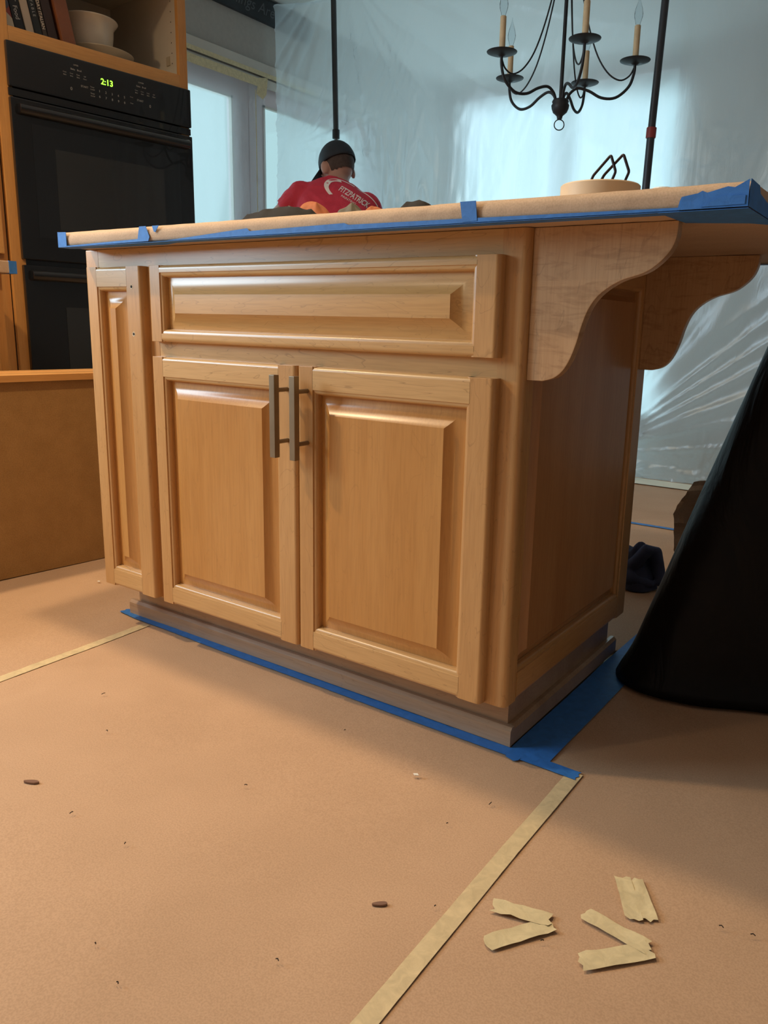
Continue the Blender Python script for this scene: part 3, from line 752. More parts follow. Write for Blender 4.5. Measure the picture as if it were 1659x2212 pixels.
p2 = thing('support_pole', 'dark telescopic pole with a red collar holding the plastic curtain right of the chandelier', 'pole', (-.722, 2.60, 0))
MB().tube([(.0, 0, 1.62), (.024, 0, ZC-.03)], .0165, 14).build('upper_tube', M_POLE, p2, smooth=40)
MB().tube([(-.024, 0, .03), (0, 0, 1.60)], .0175, 14).build('lower_tube', M_POLE, p2, smooth=40)
MB().tube([(-.001, 0, 1.575), (.0005, 0, 1.62)], .022, 14).build('clamp_collar', M_RED, p2, smooth=40, bevel=.003)
MB().lathe([(0, 0), (.03, 0), (.028, .02), (.012, .035), (0, .035)], (-.024, 0, .006), 16).build('foot', M_IRON, p2)
MB().lathe([(0, 0), (.014, 0), (.05, .02), (.05, .028), (0, .028)], (.024, 0, ZC-.03), 16).build('head_plate', M_IRON, p2)

# ------------------------------------------------------------ chandelier
HC = Vector((-.919, 2.054, 1.60))
ch = thing('chandelier', 'black iron chandelier with five candle arms hanging in front of the plastic curtain', 'chandelier', HC)
MB().lathe([(0, -.040), (.010, -.038), (.012, -.028), (.016, -.024), (.028, -.014), (.034, .0), (.036, .012), (.031, .020), (.034, .026), (.030, .034), (.012, .036), (0, .036)], (0, 0, 0), 24).build('hub', M_IRON, ch, smooth=60)
MB().tube([(0, 0, .03), (0, 0, ZC-1.60-.02)], .0075, 12).build('stem', M_IRON, ch, smooth=60)
MB().lathe([(0, 0), (.06, 0), (.06, -.012), (.02, -.03), (0, -.03)], (0, 0, ZC-1.60-.002), 24).build('ceiling_rose', M_IRON, ch, smooth=50)
ring = [(.020*math.cos(a), .020*math.sin(a)*.6, -.060+.020*math.sin(a)) for a in np.linspace(0, 2*PI, 25)]
ring = [(.020*math.cos(a)*math.cos(.6), .020*math.cos(a)*math.sin(.6), -.060+.020*math.sin(a)) for a in np.linspace(0, 2*PI, 25)]
MB().tube(ring, .0022, 8, False).build('bottom_ring', M_IRON, ch, smooth=60)
armp = catmull([(.022, .025), (.035, .055), (.065, .074), (.11, .062), (.16, .036), (.215, .035), (.262, .072), (.279, .12), (.2803, .158)], 5)
wirep = catmull([(.010, .80), (.035, .55), (.075, .36), (.125, .21), (.175, .13), (.225, .098), (.262, .112), (.2795, .145)], 5)
for i in range(5):
    a = 6.672-i*2*PI/5; ca, sa = math.cos(a), math.sin(a)
    T = lambda r, z: (r*ca, r*sa, z)
    arm = MB().tube([T(q.x, q.y) for q in armp], .0056, 10).build('arm', M_IRON, ch, smooth=60)
    MB().tube([T(q.x, q.y) for q in wirep], .0032, 8).build('scroll_wire', M_IRON, ch, smooth=60)
    c = T(.28, .162)
    MB().lathe([(0, -.012), (.010, -.010), (.018, -.004), (.042, -.002), (.058, .004), (.059, .006), (.040, .003), (.016, .004), (.015, .018), (0, .018)], c, 28).build('drip_pan', M_IRON, arm, smooth=60)
    MB().lathe([(0, .010), (.0118, .010), (.0118, .128), (.010, .130), (0, .130)], c, 18).build('candle_sleeve', M_CANDLE, arm, smooth=50)
    MB().lathe([(.007, .128), (.010, .140), (.0155, .158), (.0165, .170), (.013, .190), (.007, .208), (.003, .222), (.001, .238), (0, .240)], c, 20).build('flame_bulb', M_BULB, arm, smooth=80)

# ------------------------------------------------------------ left side: wall cabinet with double oven (rotated 6.5 deg)
A6 = math.radians(6.5); LP = Vector((-2.47421, .20188, 0)); en = Vector((math.cos(A6), -math.sin(A6), 0)); ee = Vector((math.sin(A6), math.cos(A6), 0))
def lw(d, s, z=0): return LP+en*d+ee*s+Vector((0, 0, z))
oc = thing('oven_cabinet', 'tall honey wood cabinet with open shelf above the black double oven', 'cabinet', LP, -A6)
cb = MB(); DB = -.56
cb.box(DB, 0, .372, .392, 0, 2.44).box(DB, 0, 1.135, 1.155, 0, 2.44).box(DB, -.001, .392, 1.135, 1.716, 1.738).box(DB, -.001, .392, 1.135, 2.11, 2.13).box(DB, DB+.012, .392, 1.135, 0, 2.44).box(DB, 0, .392, 1.135, 2.42, 2.44).box(DB, -.001, .392, 1.135, 0, .40)
cb.build('cabinet_box', M_INT, oc)
MB().box(-.002, .019, .366, .419, 0, 2.44).build('frame_stile', M_LEFTW, oc, bevel=.002)
MB().box(-.002, .019, 1.117, 1.156, 0, 2.44).build('frame_stile', M_LEFTW, oc, bevel=.002)
MB().box(-.002, .0185, .419, 1.117, 1.678, 1.738).build('frame_rail', M_LEFTX, oc, bevel=.002)
MB().box(-.002, .0185, .419, 1.117, .10, .40).build('frame_rail', M_LEFTX, oc, bevel=.002)
MB().box(-.002, .0185, .419, 1.117, 2.10, 2.44).build('frame_rail', M_LEFTX, oc, bevel=.002)
MB().box(-.56, .0, 1.1565, 1.160, 0, 2.44).build('end_panel', M_LEFTW, oc)
for k in range(8):
    MB().lathe([(0, 0), (.0028, 0)], (-.06, 1.1345, 1.80+.04*k), 8, 'y').build('shelf_pin_hole', M_DARK, oc)
MB().box(-.10, -.075, 1.131, 1.1348, 1.795, 1.83).build('hinge_plate', plain('cream_plate', (.45, .36, .24), .6), oc)
ov = thing('double_oven', 'black double wall oven with a lit green clock', 'oven', LP, -A6)
MB().box(-.5, .002, .425, 1.112, .42, 1.67).build('body', M_BLACK, ov)
cp_ = MB().box(.002, .034, .402, 1.158, 1.534, 1.686).build('control_panel', M_BLACK, ov, bevel=.006)
MB().box(.002, .026, .402, 1.158, 1.505, 1.532).build('vent_trim', M_BLACK, ov, bevel=.003)
u1 = MB().box(.004, .036, .402, 1.158, .937, 1.500).build('oven_door', M_BLACK, ov, bevel=.005)
MB().box(.036, .0368, .47, 1.09, 1.02, 1.42).build('glass_front', M_BGLASS, u1)
MB().box(.0366, .0374, .552, 1.012, 1.055, 1.345).build('oven_window', M_BGLASS2, u1)
u2o = MB().box(.004, .036, .402, 1.158, .425, .917).build('oven_door', M_BLACK, ov, bevel=.005)
MB().box(.0366, .0374, .552, 1.012, .50, .765).build('oven_window', M_BGLASS2, u2o)
def handle(z, par):
    pr = [(.034, z+.018), (.050, z+.020), (.060, z+.012), (.063, z), (.058, z-.012), (.048, z-.018), (.034, z-.016)]
    mb = MB(); mb.prism(pr, 'y', .425, 1.135); mb.v = [(v[0], v[1], v[2]) for v in mb.v]
    return mb.build('door_handle', M_BLACK, par, bevel=.004)
handle(1.462, u1); handle(.878, u2o)
mk = MB(); F0 = .0345
tf = lambda s, z: (lambda v: (F0+v[2], s+v[0], z+v[1]))
put_text(mk, '2:13', .030, tf(.778, 1.627), depth=.0004, bold=.0006); mk.build('clock_display', M_LED, cp_)
mk = MB()
for i, ch_ in enumerate('12345'): put_text(mk, ch_, .012, tf(.745+.026*i, 1.590), depth=.0003)
for i, ch_ in enumerate('67890'): put_text(mk, ch_, .012, tf(.745+.026*i, 1.570), depth=.0003)
put_text(mk, 'START', .010, tf(.685, 1.592), depth=.0003); put_text(mk, 'START', .010, tf(.918, 1.592), depth=.0003)
put_text(mk, 'Bake   Broil', .009, tf(.655, 1.644), depth=.0003); put_text(mk, 'Bake   Broil', .009, tf(.925, 1.645), depth=.0003)
put_text(mk, '0', .016, tf(.632, 1.574), depth=.0003); put_text(mk, '0', .016, tf(.962, 1.580), depth=.0003)
for base in (.610, .903):
    for i, wd in enumerate(('Conv', 'Conv', 'Keep', 'Self')): put_text(mk, wd, .006, tf(base+.026*i, 1.628), depth=.0003); put_text(mk, 'Clean' if i == 3 else 'Bake', .006, tf(base+.026*i, 1.619), depth=.0003)
for zz_ in (1.598, 1.575): put_text(mk, 'Timer', .007, tf(.716, zz_), depth=.0003); put_text(mk, 'On/Off', .006, tf(.716, zz_-.009), depth=.0003); put_text(mk, 'Oven', .006, tf(.880, zz_), depth=.0003)
put_text(mk, 'UPPER', .007, tf(.655, 1.660), depth=.0003); put_text(mk, 'LOWER', .007, tf(.925, 1.660), depth=.0003)
mk.build('button_print', M_MARK, cp_)['kind'] = 'stuff'
# neighbour cabinet left of the oven
nb = thing('tall_pantry_cabinet', 'tall wooden cabinet front left of the oven, mostly out of frame', 'cabinet', LP, -A6)
MB().box(-.46, .0, -.30, .362, 0, 2.44).build('cabinet_box', M_LEFTW, nb)
MB().box(.001, .022, -.28, .345, .95, 2.42).build('door', M_LEFTW, nb, bevel=.006)
# masked side counter
sc_ = thing('side_counter', 'end of a side countertop masked in paper and blue tape at the left edge', 'countertop', lw(.40, .2), -A6)
MB().box(-.38, .045, -1.4, .0, .862, .900).build('paper_wrap', M_KRAFT2, sc_, bevel=.004)
MB().box(-.002, .047, -.022, .002, .861, .9005).build('tape_strip', M_BLUE, sc_)
sb = thing('side_base_cabinet', 'wooden base cabinet under the masked side counter at the left edge', 'cabinet', lw(.40, .2), -A6)
MB().box(-.36, -.0, -1.4, -.03, .1, .861).build('cabinet_box', M_LEFTW, sb)
MB().box(-.001, .019, -.60, -.06, .14, .83).build('door', M_LEFTW, sb, bevel=.005)
MB().box(-.36, -.05, -1.4, -.04, .0, .1).build('toe_kick', M_DARK, sb)
# shelf contents
def book(s, th, h, dep, lean, col, label, txt=None, tcol=(.8, .78, .72), tsz=.02, d0=-.03, z0=1.7385, style=0, pages=(.7, .64, .5)):
    t = thing('book', label, 'book', lw(d0, s, z0), -A6, 'cookbooks leaning on the shelf above the oven')
    t.rotation_euler = (lean, 0, -A6)
    m = plain('book_cover', col, .45, var=.08)
    cv = MB().box(-dep, 0, 0, .0025, 0, h).box(-dep, 0, th-.0025, th, 0, h).box(-.0025, 0, 0, th, 0, h).build('cover', m, t)
    MB().box(-dep+.006, -.0025, .0025, th-.0025, .004, h-.004).build('pages', plain('book_pages', pages, .8), t)
    if txt:
        mb = MB(); put_text(mb, txt, tsz, lambda v: (.0004+v[2], th*.5+v[1], .105-v[0]), depth=.0003); mb.build('title_print', plain('title_ink', tcol, .6), t)
    if style == 1:
        MB().lathe([(0, .0012), (.017, .0012)], (0, th*.5, .082), 20, 'x').build('cover_badge', plain('badge', (.10, .10, .13), .5), t)
        MB().prism([(0, .02), (th, .0), (th, .035), (0, .075)], 'x', .0004, .0009).build('cover_stripe', plain('stripe_cream', (.6, .52, .38), .5), t)
    return t
LN = .20
book(.433, .034, .235, .17, LN, (.34, .07, .055), 'red and cream cookbook at the left end of the shelf', None, style=1)
book(.470, .036, .225, .17, LN, (.018, .018, .02), 'black cookbook with white lettering, second from the left', 'STREET  Food', (.62, .6, .55), .022)
book(.509, .030, .240, .18, LN, (.62, .50, .36), 'plain cream cookbook between the two black ones')
book(.541, .028, .250, .17, LN, (.022, .024, .022), 'black cookbook with spaced grey lettering right of the cream one', 'A  T A B L E', (.42, .42, .38), .014)
book(.571, .018, .245, .17, LN, (.06, .045, .035), 'thin dark cookbook with pale narrow title', 'EVERYDAY ITALIAN', (.72, .62, .48), .016)
book(.591, .036, .27, .16, LN, (.035, .018, .014), 'very dark brown cookbook at the right end of the row')
bd = thing('wooden_board', 'reddish brown wooden board leaning against the books on the shelf', 'board', lw(-.02, .640, 1.7385), -A6)
bd.rotation_euler = (LN, 0, -A6)
MB().box(-.22, 0, 0, .052, 0, .34).build('board', plain('cherry_board', (.22, .075, .03), .4, coat=.2, var=.2, vscale=9), bd, bevel=.004)
MB().lathe([(0, .0006), (.006, .0006)], (0, .03, .17), 12, 'x').build('hole', M_DARK, bd)
pl = thing('serving_platter', 'wide cream stoneware platter under the bowl on the shelf', 'platter', lw(-.165, .850, 1.7385), -A6)
MB().lathe([(0, 0), (.075, 0), (.078, .012), (.10, .026), (.142, .040), (.144, .044), (.138, .046), (.09, .032), (.0, .024)], (0, 0, 0), 48).build('platter', M_CERAM, pl, smooth=50)
bo = thing('mixing_bowl', 'deep cream stoneware bowl with flared rim standing on the platter', 'bowl', lw(-.165, .825, 1.7635), -A6)
MB().lathe([(0, .0), (.055, .0), (.060, .004), (.083, .035), (.090, .08), (.092, .11), (.106, .128), (.110, .134), (.108, .138), (.100, .134), (.086, .112), (.082, .08), (.072, .035), (.045, .012), (0, .010)], (0, 0, 0), 48).build('bowl', M_CERAM, bo, smooth=50)

# ------------------------------------------------------------ hardboard box topped with a cabinet door, left of the island
bx = thing('hardboard_box', 'low box with plain brown hardboard side, left of the island', 'box', lw(.9, 0, 0), -A6)
MB().box(-.30, 0, -.95, .42, 0.0, .5515).build('box_side', M_MDF, bx)
ld = thing('loose_cabinet_door', 'honey wood framed cabinet door lying flat on top of the hardboard box', 'cabinet door', lw(.9, 0, .5516), -A6)
MB().box(-.23, .008, -.95, .375, .0, .006).build('panel', M_LEFTX, ld)
fr_ = [(.012, 0), (.012, .018), (.006, .0215), (-.030, .0215), (-.036, .017), (-.044, .012), (-.046, 0)]
MB().prism(fr_, 'y', -.95, .385).build('rail', M_LEFTX, ld, smooth=30)
MB().prism([(-.225+.046-a-.046*0-.0, b) for a, b in [(x-.046+.0, z) for x, z in fr_]], 'y', -.95, .385).build('rail', M_LEFTX, ld, smooth=30)
MB().box(-.20, -.03, .325, .375, .001, .0212).build('stile', M_LEFTW, ld, bevel=.003)

# ------------------------------------------------------------ black bag, brown paper, blue cloth on the right
def bagmesh():
    mb = MB(); nz_ = 44; H = .855; vs = []
    base = [(.030, .475), (.022, .53), (.06, .64), (.16, .80), (.34, .92), (.55, .95), (.78, .88), (.86, .74), (.80, .58), (.62, .50), (.46, .485), (.334, .488), (.207, .432), (.117, .418), (.06, .435)]
    B = [Vector(q) for q in base]; P = B[-1:]+B+[B[0]]+B[1:2]; B2 = []
    for i in range(1, len(P)-2):
        for k in range(8):
            t = k/8; p0, p1, p2, p3 = P[i-1], P[i], P[i+1], P[i+2]
            B2.append(.5*((2*p1)+(-p0+p2)*t+(2*p0-5*p1+4*p2-p3)*t*t+(-p0+3*p1-3*p2+p3)*t**3))
    n = len(B2); c = Vector((.45, .70))
    A = ray_floor(1345, 1438); Bq = px_at_y(1659, 745, .60)     # the taut left edge of the bag
    nn = (A-CAM).cross(Bq-CAM).normalized()
    if nn.x < 0: nn = -nn
    for j in range(nz_+1):
        v = j/nz_; z = H*v; sc = 1-.42*v
        ring_ = []
        for b in B2:
            ang = math.atan2(b.y-c.y, b.x-c.x); q = b-c; l = q.length
            fold = .022*abs(nz(ang*2.0, z*.6, 3))+.008*nz(ang*6, z*2.2, 9)
            flare = .022*math.exp(-(z/.035)**2)*max(0, math.cos(ang+2.75))
            q = q*((l+fold*min(1, v*4+.2)+flare)/l)
            ring_.append(Vector((c.x+q.x*sc, c.y+q.y*sc*(1-.25*v), z+.005)))
        m_ = min(nn.dot(q-CAM) for q in ring_)-(-.010*math.exp(-(z/.04)**2))
        dx = -m_/nn.x
        for q in ring_: vs.append((q.x+dx, q.y, q.z+.006*nz(q.x*9, q.y*9, z*4)*min(1, z*8)))
    fs = [(j*n+i, j*n+(i+1) % n, (j+1)*n+(i+1) % n, (j+1)*n+i) for j in range(nz_) for i in range(n)]
    fs += [tuple(range(nz_*n, nz_*n+n)), tuple(range(n))[::-1]]
    return mb.add(vs, fs)
tag(bagmesh().build('black_plastic_bag', M_BAG, smooth=180), 'large black plastic bag standing on the floor at the right edge of the photo', 'bag')
def crumple(u, v):
    x = -.030+.30*u; z = .03+.315*v
    lx = (.045*abs(v-.68)**.8)*(1-u)
    return (x+lx+.012*nz(v*7, 2)*(1-u)+.02*max(0, v-.68)*8*(1-u)*.6, 1.0+.035*nz(u*5, v*5)+.018*abs(nz(u*13, v*13, 2))+.10*u, z+.02*nz(u*6, v*2, 5))
cm = MB(); cm.add(*grid(26, 26, crumple)); vs2 = [(a, b+.004, c) for a, b, c in cm.v]; k0 = len(cm.v); cm.f += [tuple(i+k0 for i in f_)[::-1] for f_ in cm.f]; cm.v += vs2
tag(cm.build('crumpled_brown_paper', kraft_mat('crumpled_kraft', (.55, .40, .29), (.68, .52, .38), creases=.6), smooth=25), 'crumpled brown paper sticking out behind the black bag', 'paper')
nv = thing('navy_cloth', 'crumpled navy blue cloth on the floor behind the island', 'cloth', (-.165, 1.125, .001), 0)
cloth_lump('cloth_pile', M_NAVY, (0, 0, 0), .105, .085, .125, 3.7, .5, .38, nv, 80)
fo = MB()
fo.tube(catmull3 if False else [(-.02, -.05, .03), (.03, -.06, .075), (.055, -.045, .12), (.07, -.02, .11), (.085, -.02, .05), (.10, -.04, .015)], [.018, .022, .018, .020, .020, .012], 12)
fo.tube([(-.07, -.05, .02), (-.03, -.075, .035), (.03, -.075, .03), (.085, -.055, .018)], [.02, .026, .022, .010], 12)
remesh('cloth_fold', fo, .006, M_NAVY, nv, 5)

# ------------------------------------------------------------ worker
Rv = Vector((math.cos(YAW), math.sin(YAW), 0)); Fv = Vector((-math.sin(YAW), math.cos(YAW), 0))
DP = 4.0
def PW(wv, dv, z): # camera-aligned horizontal offset wv, depth dv, height
    return Vector((CAM.x, CAM.y, 0))+Fv*dv+Rv*wv+Vector((0, 0, z))
pbase = PW(-.42, 3.82, 0)
pr_ = thing('person', 'person seen from behind in red printed T-shirt and dark cap, bending forward behind the island', 'person', pbase)
def L(wv, dv, z): return PW(wv, dv, z)-pbase
def capsule(mb, a, b, ra, rb, n=7, seg=16):
    a = Vector(a); b = Vector(b); pts = []; rad = []
    d = (b-a).normalized()
    for i in range(5):
        t = PI/2*(i/5); pts.append(a-d*ra*math.cos(t)); rad.append(max(ra*math.sin(t), .0008))
    for i in range(n+1): pts.append(a.lerp(b, i/n)); rad.append(ra+(rb-ra)*i/n)
    for i in range(1, 6):
        t = PI/2*(i/5); pts.append(b+d*rb*math.sin(t)); rad.append(max(rb*math.cos(t), .0008))
    mb.tube(pts, rad, seg)
def ell(mb, c, ax, ay, az, rx, ry, rz, n=16):
    vs = []; c = Vector(c)
    for i in range(n+1):
        ph = PI*i/n
        for j in range(2*n):
            th = PI*j/n
            vs.append(c+ax*(rx*math.sin(ph)*math.cos(th))+ay*(ry*math.sin(ph)*math.sin(th))+az*(rz*math.cos(ph)))
    m = 2*n; fs = [(i*m+j, i*m+(j+1) % m, (i+1)*m+(j+1) % m, (i+1)*m+j) for i in range(n) for j in range(m)]
    mb.add(vs, fs)
Z = Vector((0, 0, 1))
def loft(mb, secs, seg=28):
    """secs: (centre, side axis, depth axis, half width, half depth)"""
    vs = []
    for c, a, b, hw, hd in secs:
        for k in range(seg):
            t = 2*PI*k/seg; ct_, st_ = math.cos(t), math.sin(t)
            sx = math.copysign(abs(ct_)**.85, ct_); sy = math.copysign(abs(st_)**.9, st_)
            vs.append(Vector(c)+a*(hw*sx)+b*(hd*sy))
    n = len(secs); fs = [(i*seg+k, i*seg+(k+1) % seg, (i+1)*seg+(k+1) % seg, (i+1)*seg+k) for i in range(n-1) for k in range(seg)]
    fs += [tuple(range(seg))[::-1], tuple(range((n-1)*seg, n*seg))]
    mb.add(vs, fs)
# facing directions
bodyf = (Fv*math.cos(.35)-Rv*math.sin(.35)).normalized(); side = bodyf.cross(Z).normalized()   # to the figure's right
HIP = L(-.40, 3.80, .93); 
CH = L(-.415, 4.00, 1.25); NK = L(-.425, 4.06, 1.395); HD = L(-.422, 4.10, 1.475)
SL = L(-.590, 4.02, 1.335); SR = L(-.270, 4.02, 1.285)
sdir = (SR-SL).normalized(); spine = (NK-HIP).normalized(); back = spine.cross(sdir).normalized()
ELBL = L(-.790, 4.12, 1.185); WRL = L(-.90, 4.34, 1.10)
ELBR = L(-.215, 4.20, 1.10); WRR = L(-.33, 4.42, 1.08)
body = MB()
loft(body, [(HIP+spine*-.04, sdir, back, .15, .10), (HIP+spine*.1, sdir, back, .145, .095), (HIP.lerp(CH, .55), sdir, back, .145, .10), (CH, sdir, back, .16, .10), (CH.lerp(NK, .55), sdir, back, .15, .08), (NK.lerp(CH, .15), sdir, back, .075, .06)])
capsule(body, NK-spine*.05, HD-Z*.02, .062, .056)
hf = (Fv*math.cos(.72)-Rv*math.sin(.72)).normalized(); hf = (hf-Z*.42).normalized(); hs = hf.cross(Z).normalized(); hu = hs.cross(hf).normalized()
ell(body, HD+hu*.02, hs, hf, hu, .074, .092, .098)
ell(body, HD-hu*.045+hf*.035, hs, hf, hu, .055, .060, .058)
capsule(body, HD+hf*.09-hu*.0, HD+hf*.108-hu*.028, .010, .014, 3, 10)
for sg_ in (-1, 1):
    ell(body, HD+hs*(sg_*.084)-hu*.008-hf*.004, (hs*.5-hf*.5*sg_).normalized(), (hf*.6+hs*.4*sg_).normalized(), hu, .013, .022, .034, 8)
for S_, E_, W_ in ((SL, ELBL, WRL), (SR, ELBR, WRR)):
    capsule(body, S_, E_, .052, .042); capsule(body, E_, W_, .041, .027)
    hd_ = (W_-E_).normalized(); pn = hd_.cross(Z).normalized(); pu = pn.cross(hd_).normalized()
    ell(body, W_+hd_*.05, hd_, pn, pu, .055, .042, .016, 10)
    for k, ln in ((-1.5, .062), (-.5, .074), (.5, .078), (1.5, .070)):
        b0 = W_+hd_*.088+pn*(k*.0205); capsule(body, b0, b0+hd_*(ln*.55)-pu*.010, .0082, .0078, 3, 10); capsule(body, b0+hd_*(ln*.55)-pu*.010, b0+hd_*ln*.9-pu*.032, .0078, .0065, 3, 10)
    sgn = -1 if S_ is SL else 1
    b0 = W_+hd_*.035-pn*(.036*sgn*-1); capsule(body, b0, b0+hd_*.035-pn*(.03*sgn*-1)*1.0, .010, .009, 3, 10); capsule(body, b0+hd_*.035-pn*(.03*sgn*-1), b0+hd_*.062-pn*(.034*sgn*-1)-pu*.01, .009, .0075, 3, 10)
feet = []
for sg_ in (-1, 1):
    hp = HIP+sdir*(sg_*.09)-Z*.03; kn = L(-.40+sg_*.13, 3.90, .50); an = L(-.40+sg_*.14, 3.86, .09)
    capsule(body, hp, kn, .085, .058); capsule(body, kn, an, .056, .040); feet.append((hp, kn, an))
    capsule(body, an-Z*.035, an-Z*.05+bodyf*.15, .036, .028)
bo_ = remesh('body', body, .007, M_SKIN, pr_, 3)
# hair: back and sides of the head below the cap
hair = MB(); ell(hair, HD+hu*.022-hf*.006, hs, hf, hu, .0770, .0925, .0985)
ho = remesh('hair', hair, .006, M_HAIR, pr_, 2)
bm = bmesh.new(); bm.from_mesh(ho.data)
dl_ = [v for v in bm.verts if (v.co-HD).dot(hf) > .028+.3*max(0, (v.co-HD).dot(hu)) or (v.co-HD).dot(hu) < -.038]
bmesh.ops.delete(bm, geom=dl_, context='VERTS'); bm.to_mesh(ho.data); bm.free()
# face details
for sg_ in (-1, 1):
    mb = MB(); ell(mb, HD+hf*.088+hs*(sg_*.030)+hu*.012, hs, hf, hu, .011, .008, .007, 8); mb.build('eye', M_EYE, pr_, smooth=180)
    mb = MB(); capsule(mb, HD+hf*.094+hs*(sg_*.016)+hu*.030, HD+hf*.088+hs*(sg_*.045)+hu*.030, .004, .003, 3, 8); mb.build('eyebrow', M_HAIR, pr_, smooth=180)
mb = MB(); capsule(mb, HD+hf*.093-hs*.020-hu*.058, HD+hf*.093+hs*.020-hu*.058, .005, .005, 4, 8); mb.build('mouth', plain('lips', (.40, .16, .14), .5), pr_, smooth=180)
# cap: dome with band and curved brim
def cap_dome():
    mb = MB(); n = 28; m = 14; vs = []
    C0 = HD+hu*.030-hf*.004
    for i in range(m+1):
        ph = (PI*.53)*i/m
        for j in range(n):
            th = 2*PI*j/n
            rx, ry, rz = .087, .103, .104
            vs.append(C0+hs*(rx*math.sin(ph)*math.cos(th))+hf*(ry*math.sin(ph)*math.sin(th))+hu*(rz*math.cos(ph)))
    fs = [(i*n+j, i*n+(j+1) % n, (i+1)*n+(j+1) % n, (i+1)*n+j) for i in range(m) for j in range(n)]
    return mb.add(vs, fs)
cpo = cap_dome().build('cap', M_CAP, pr_, smooth=180)
so = cpo.modifiers.new('t', 'SOLIDIFY'); so.thickness = .004
bmb = MB()
def brimf(u, v):
    a = (u-.5)*2.1; r = .095+.078*v*math.cos(a*.62)
    c = HD+hu*.028
    return c+hf*(r*math.cos(a))+hs*(r*.86*math.sin(a))-hu*(.008+.030*v+.035*(math.sin(a)**2)*v)
bmb.add(*grid(18, 8, brimf)); br = bmb.build('cap_brim', M_CAP, cpo, smooth=180); so = br.modifiers.new('t', 'SOLIDIFY'); so.thickness = .004
mb = MB(); ell(mb, HD+hu*.134-hf*.004, hs, hf, hu, .008, .008, .005, 8); mb.build('cap_button', M_CAP, cpo, smooth=180)
# T-shirt
sh = MB()
loft(sh, [(HIP+spine*-.12, sdir, back, .182, .134), (HIP+spine*-.03, sdir, back, .185, .135), (HIP+spine*.1, sdir, back, .185, .130), (HIP.lerp(CH, .5), sdir, back, .190, .130), (CH, sdir, back, .198, .128), (CH.lerp(NK, .35), sdir, back, .190, .115), (CH.lerp(NK, .68), sdir, back, .140, .088), (NK-spine*.004, sdir, back, .070, .066)])
capsule(sh, SL+spine*.0, SL.lerp(ELBL, .36), .068, .060); capsule(sh, SR, SR.lerp(ELBR, .62), .072, .070)
capsule(sh, SL.lerp(SR, .12)+Z*.006, NK.lerp(SL, .35), .060, .048); capsule(sh, SR.lerp(SL, .12)+Z*.004, NK.lerp(SR, .35), .060, .048)
sho = remesh('red_t_shirt', sh, .009, M_REDC, pr_, 6)
bm = bmesh.new(); bm.from_mesh(sho.data)
# open sleeve ends and wrinkle the cloth
for S_, E_, fr0 in ((SL, ELBL, .36), (SR, ELBR, .62)):
    dd = (E_-S_).normalized(); lim = (E_-S_).length*fr0+.02
    bmesh.ops.delete(bm, geom=[v for v in bm.verts if (v.co-S_).dot(dd) > lim and (v.co-S_-dd*(v.co-S_).dot(dd)).length < .11], context='VERTS')
bm.normal_update()
for v in bm.verts:
    q = v.co; sL = (q-SL).length; rad = math.atan2((q-SL).dot(spine), (q-SL).dot(sdir))
    v.co += v.normal*(.006*max(0, 1-abs(nz(rad*3.2, sL*3, 5))*2.6)*math.exp(-((sL-.16)/.12)**2)+.003*nz(q.x*22, q.y*22, q.z*14))
bm.to_mesh(sho.data); bm.free()
so = sho.modifiers.new('t', 'SOLIDIFY'); so.thickness = .003; so.offset = -1
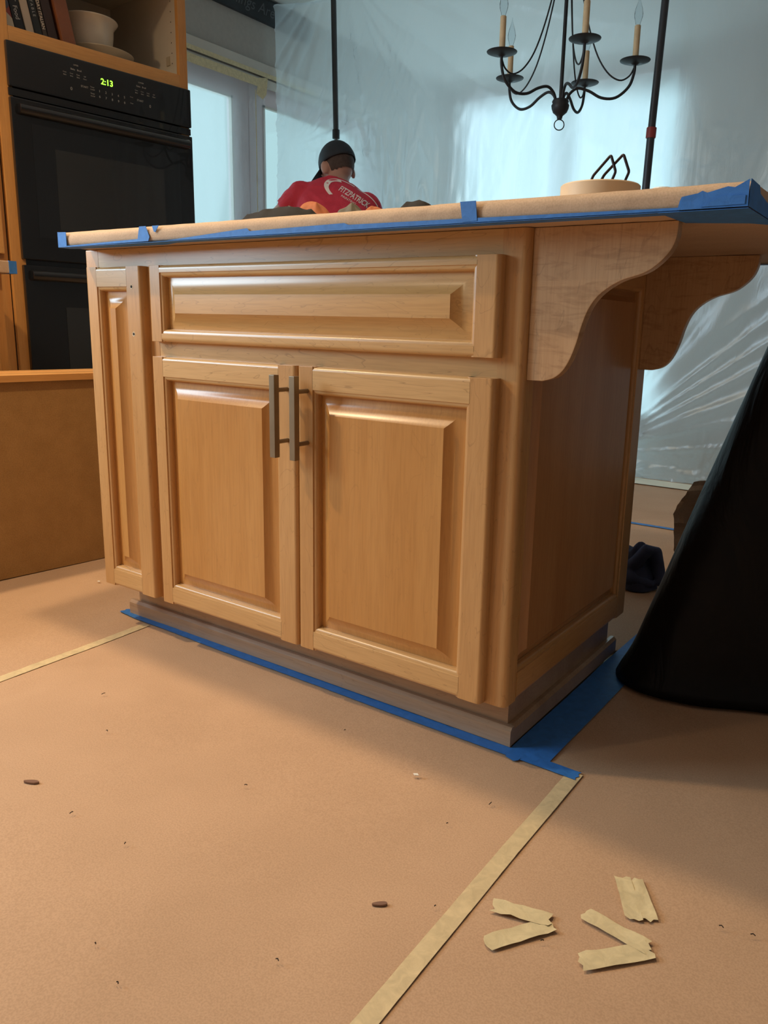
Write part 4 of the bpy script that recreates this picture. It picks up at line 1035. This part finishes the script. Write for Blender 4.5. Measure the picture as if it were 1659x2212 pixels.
# print on the back of the shirt: swoosh ring, lettering
tree = BVHTree.FromPolygons([v.co.copy() for v in sho.data.vertices], [tuple(p.vertices) for p in sho.data.polygons])
RA = math.radians(-29); pc = (-.340, 1.320)
def onshirt(v, lift=.0022):
    a, b = v[0], v[1]
    wv = pc[0]+a*math.cos(RA)-b*math.sin(RA); zv = pc[1]+a*math.sin(RA)+b*math.cos(RA)
    o = L(wv, 3.3, zv); h = tree.ray_cast(o, Fv)
    if h[0] is None: return None
    return h[0]-Fv*lift
def safe_add(mb, vs, fs):
    P = [onshirt(v) for v in vs]; ok = [i for i, p in enumerate(P) if p is not None]; mp_ = {i: k for k, i in enumerate(ok)}
    mb.add([P[i] for i in ok], [tuple(mp_[i] for i in f_) for f_ in fs if all(i in mp_ for i in f_)])
pm = MB()
vs, fs = text_mesh('FITZPATRICK', .040, 0, bold=.0008); vs = [(v[0]*.66+.012, v[1]+.006, 0) for v in vs]; safe_add(pm, vs, fs)
vs, fs = text_mesh('PAINTING', .016, 0); vs = [(v[0]*1.1+.0, v[1]-.022, 0) for v in vs]; safe_add(pm, vs, fs)
def band(f0, f1, n=44):
    vs = []; 
    for i in range(n+1): vs += [f0(i/n), f1(i/n)]
    safe_add(pm, [(a, b, 0) for a, b in vs], [(2*i, 2*i+1, 2*i+3, 2*i+2) for i in range(n)])
def oval(t, rx, ry, cx=0., cy=0.):
    a = PI*2*t; s = math.copysign(abs(math.cos(a))**.75, math.cos(a)); return (cx+rx*s, cy+ry*math.sin(a))
band(lambda t: oval(.0+.5*t, .145, .055), lambda t: oval(.0+.5*t, .141, .051))
band(lambda t: oval(.34+.32*t, .145, .055), lambda t: oval(.34+.32*t, .121+.008*abs(t-.5)*2, .043, .004))
band(lambda t: oval(.76+.24*t, .145, .055), lambda t: oval(.76+.24*t, .141, .051))
pm.build('shirt_print', M_WHITEP, sho)
# jeans and boots
jn = MB()
for hp, kn, an in feet: capsule(jn, hp, kn, .098, .072); capsule(jn, kn, an+Z*.03, .070, .060)
loft(jn, [(HIP-Z*.13, sdir, bodyf, .165, .125), (HIP-Z*.05, sdir, bodyf, .172, .128), (HIP+spine*.05, sdir, back, .165, .118)])
remesh('jeans', jn, .011, M_JEANS, pr_, 4)
for hp, kn, an in feet:
    b_ = MB(); g0 = an-Z*(an.z-.045); capsule(b_, g0-bodyf*.03, g0+bodyf*.17, .044, .040); capsule(b_, g0-bodyf*.01, an+Z*.04, .046, .048)
    remesh('boot', b_, .008, M_SHOE, pr_, 3)
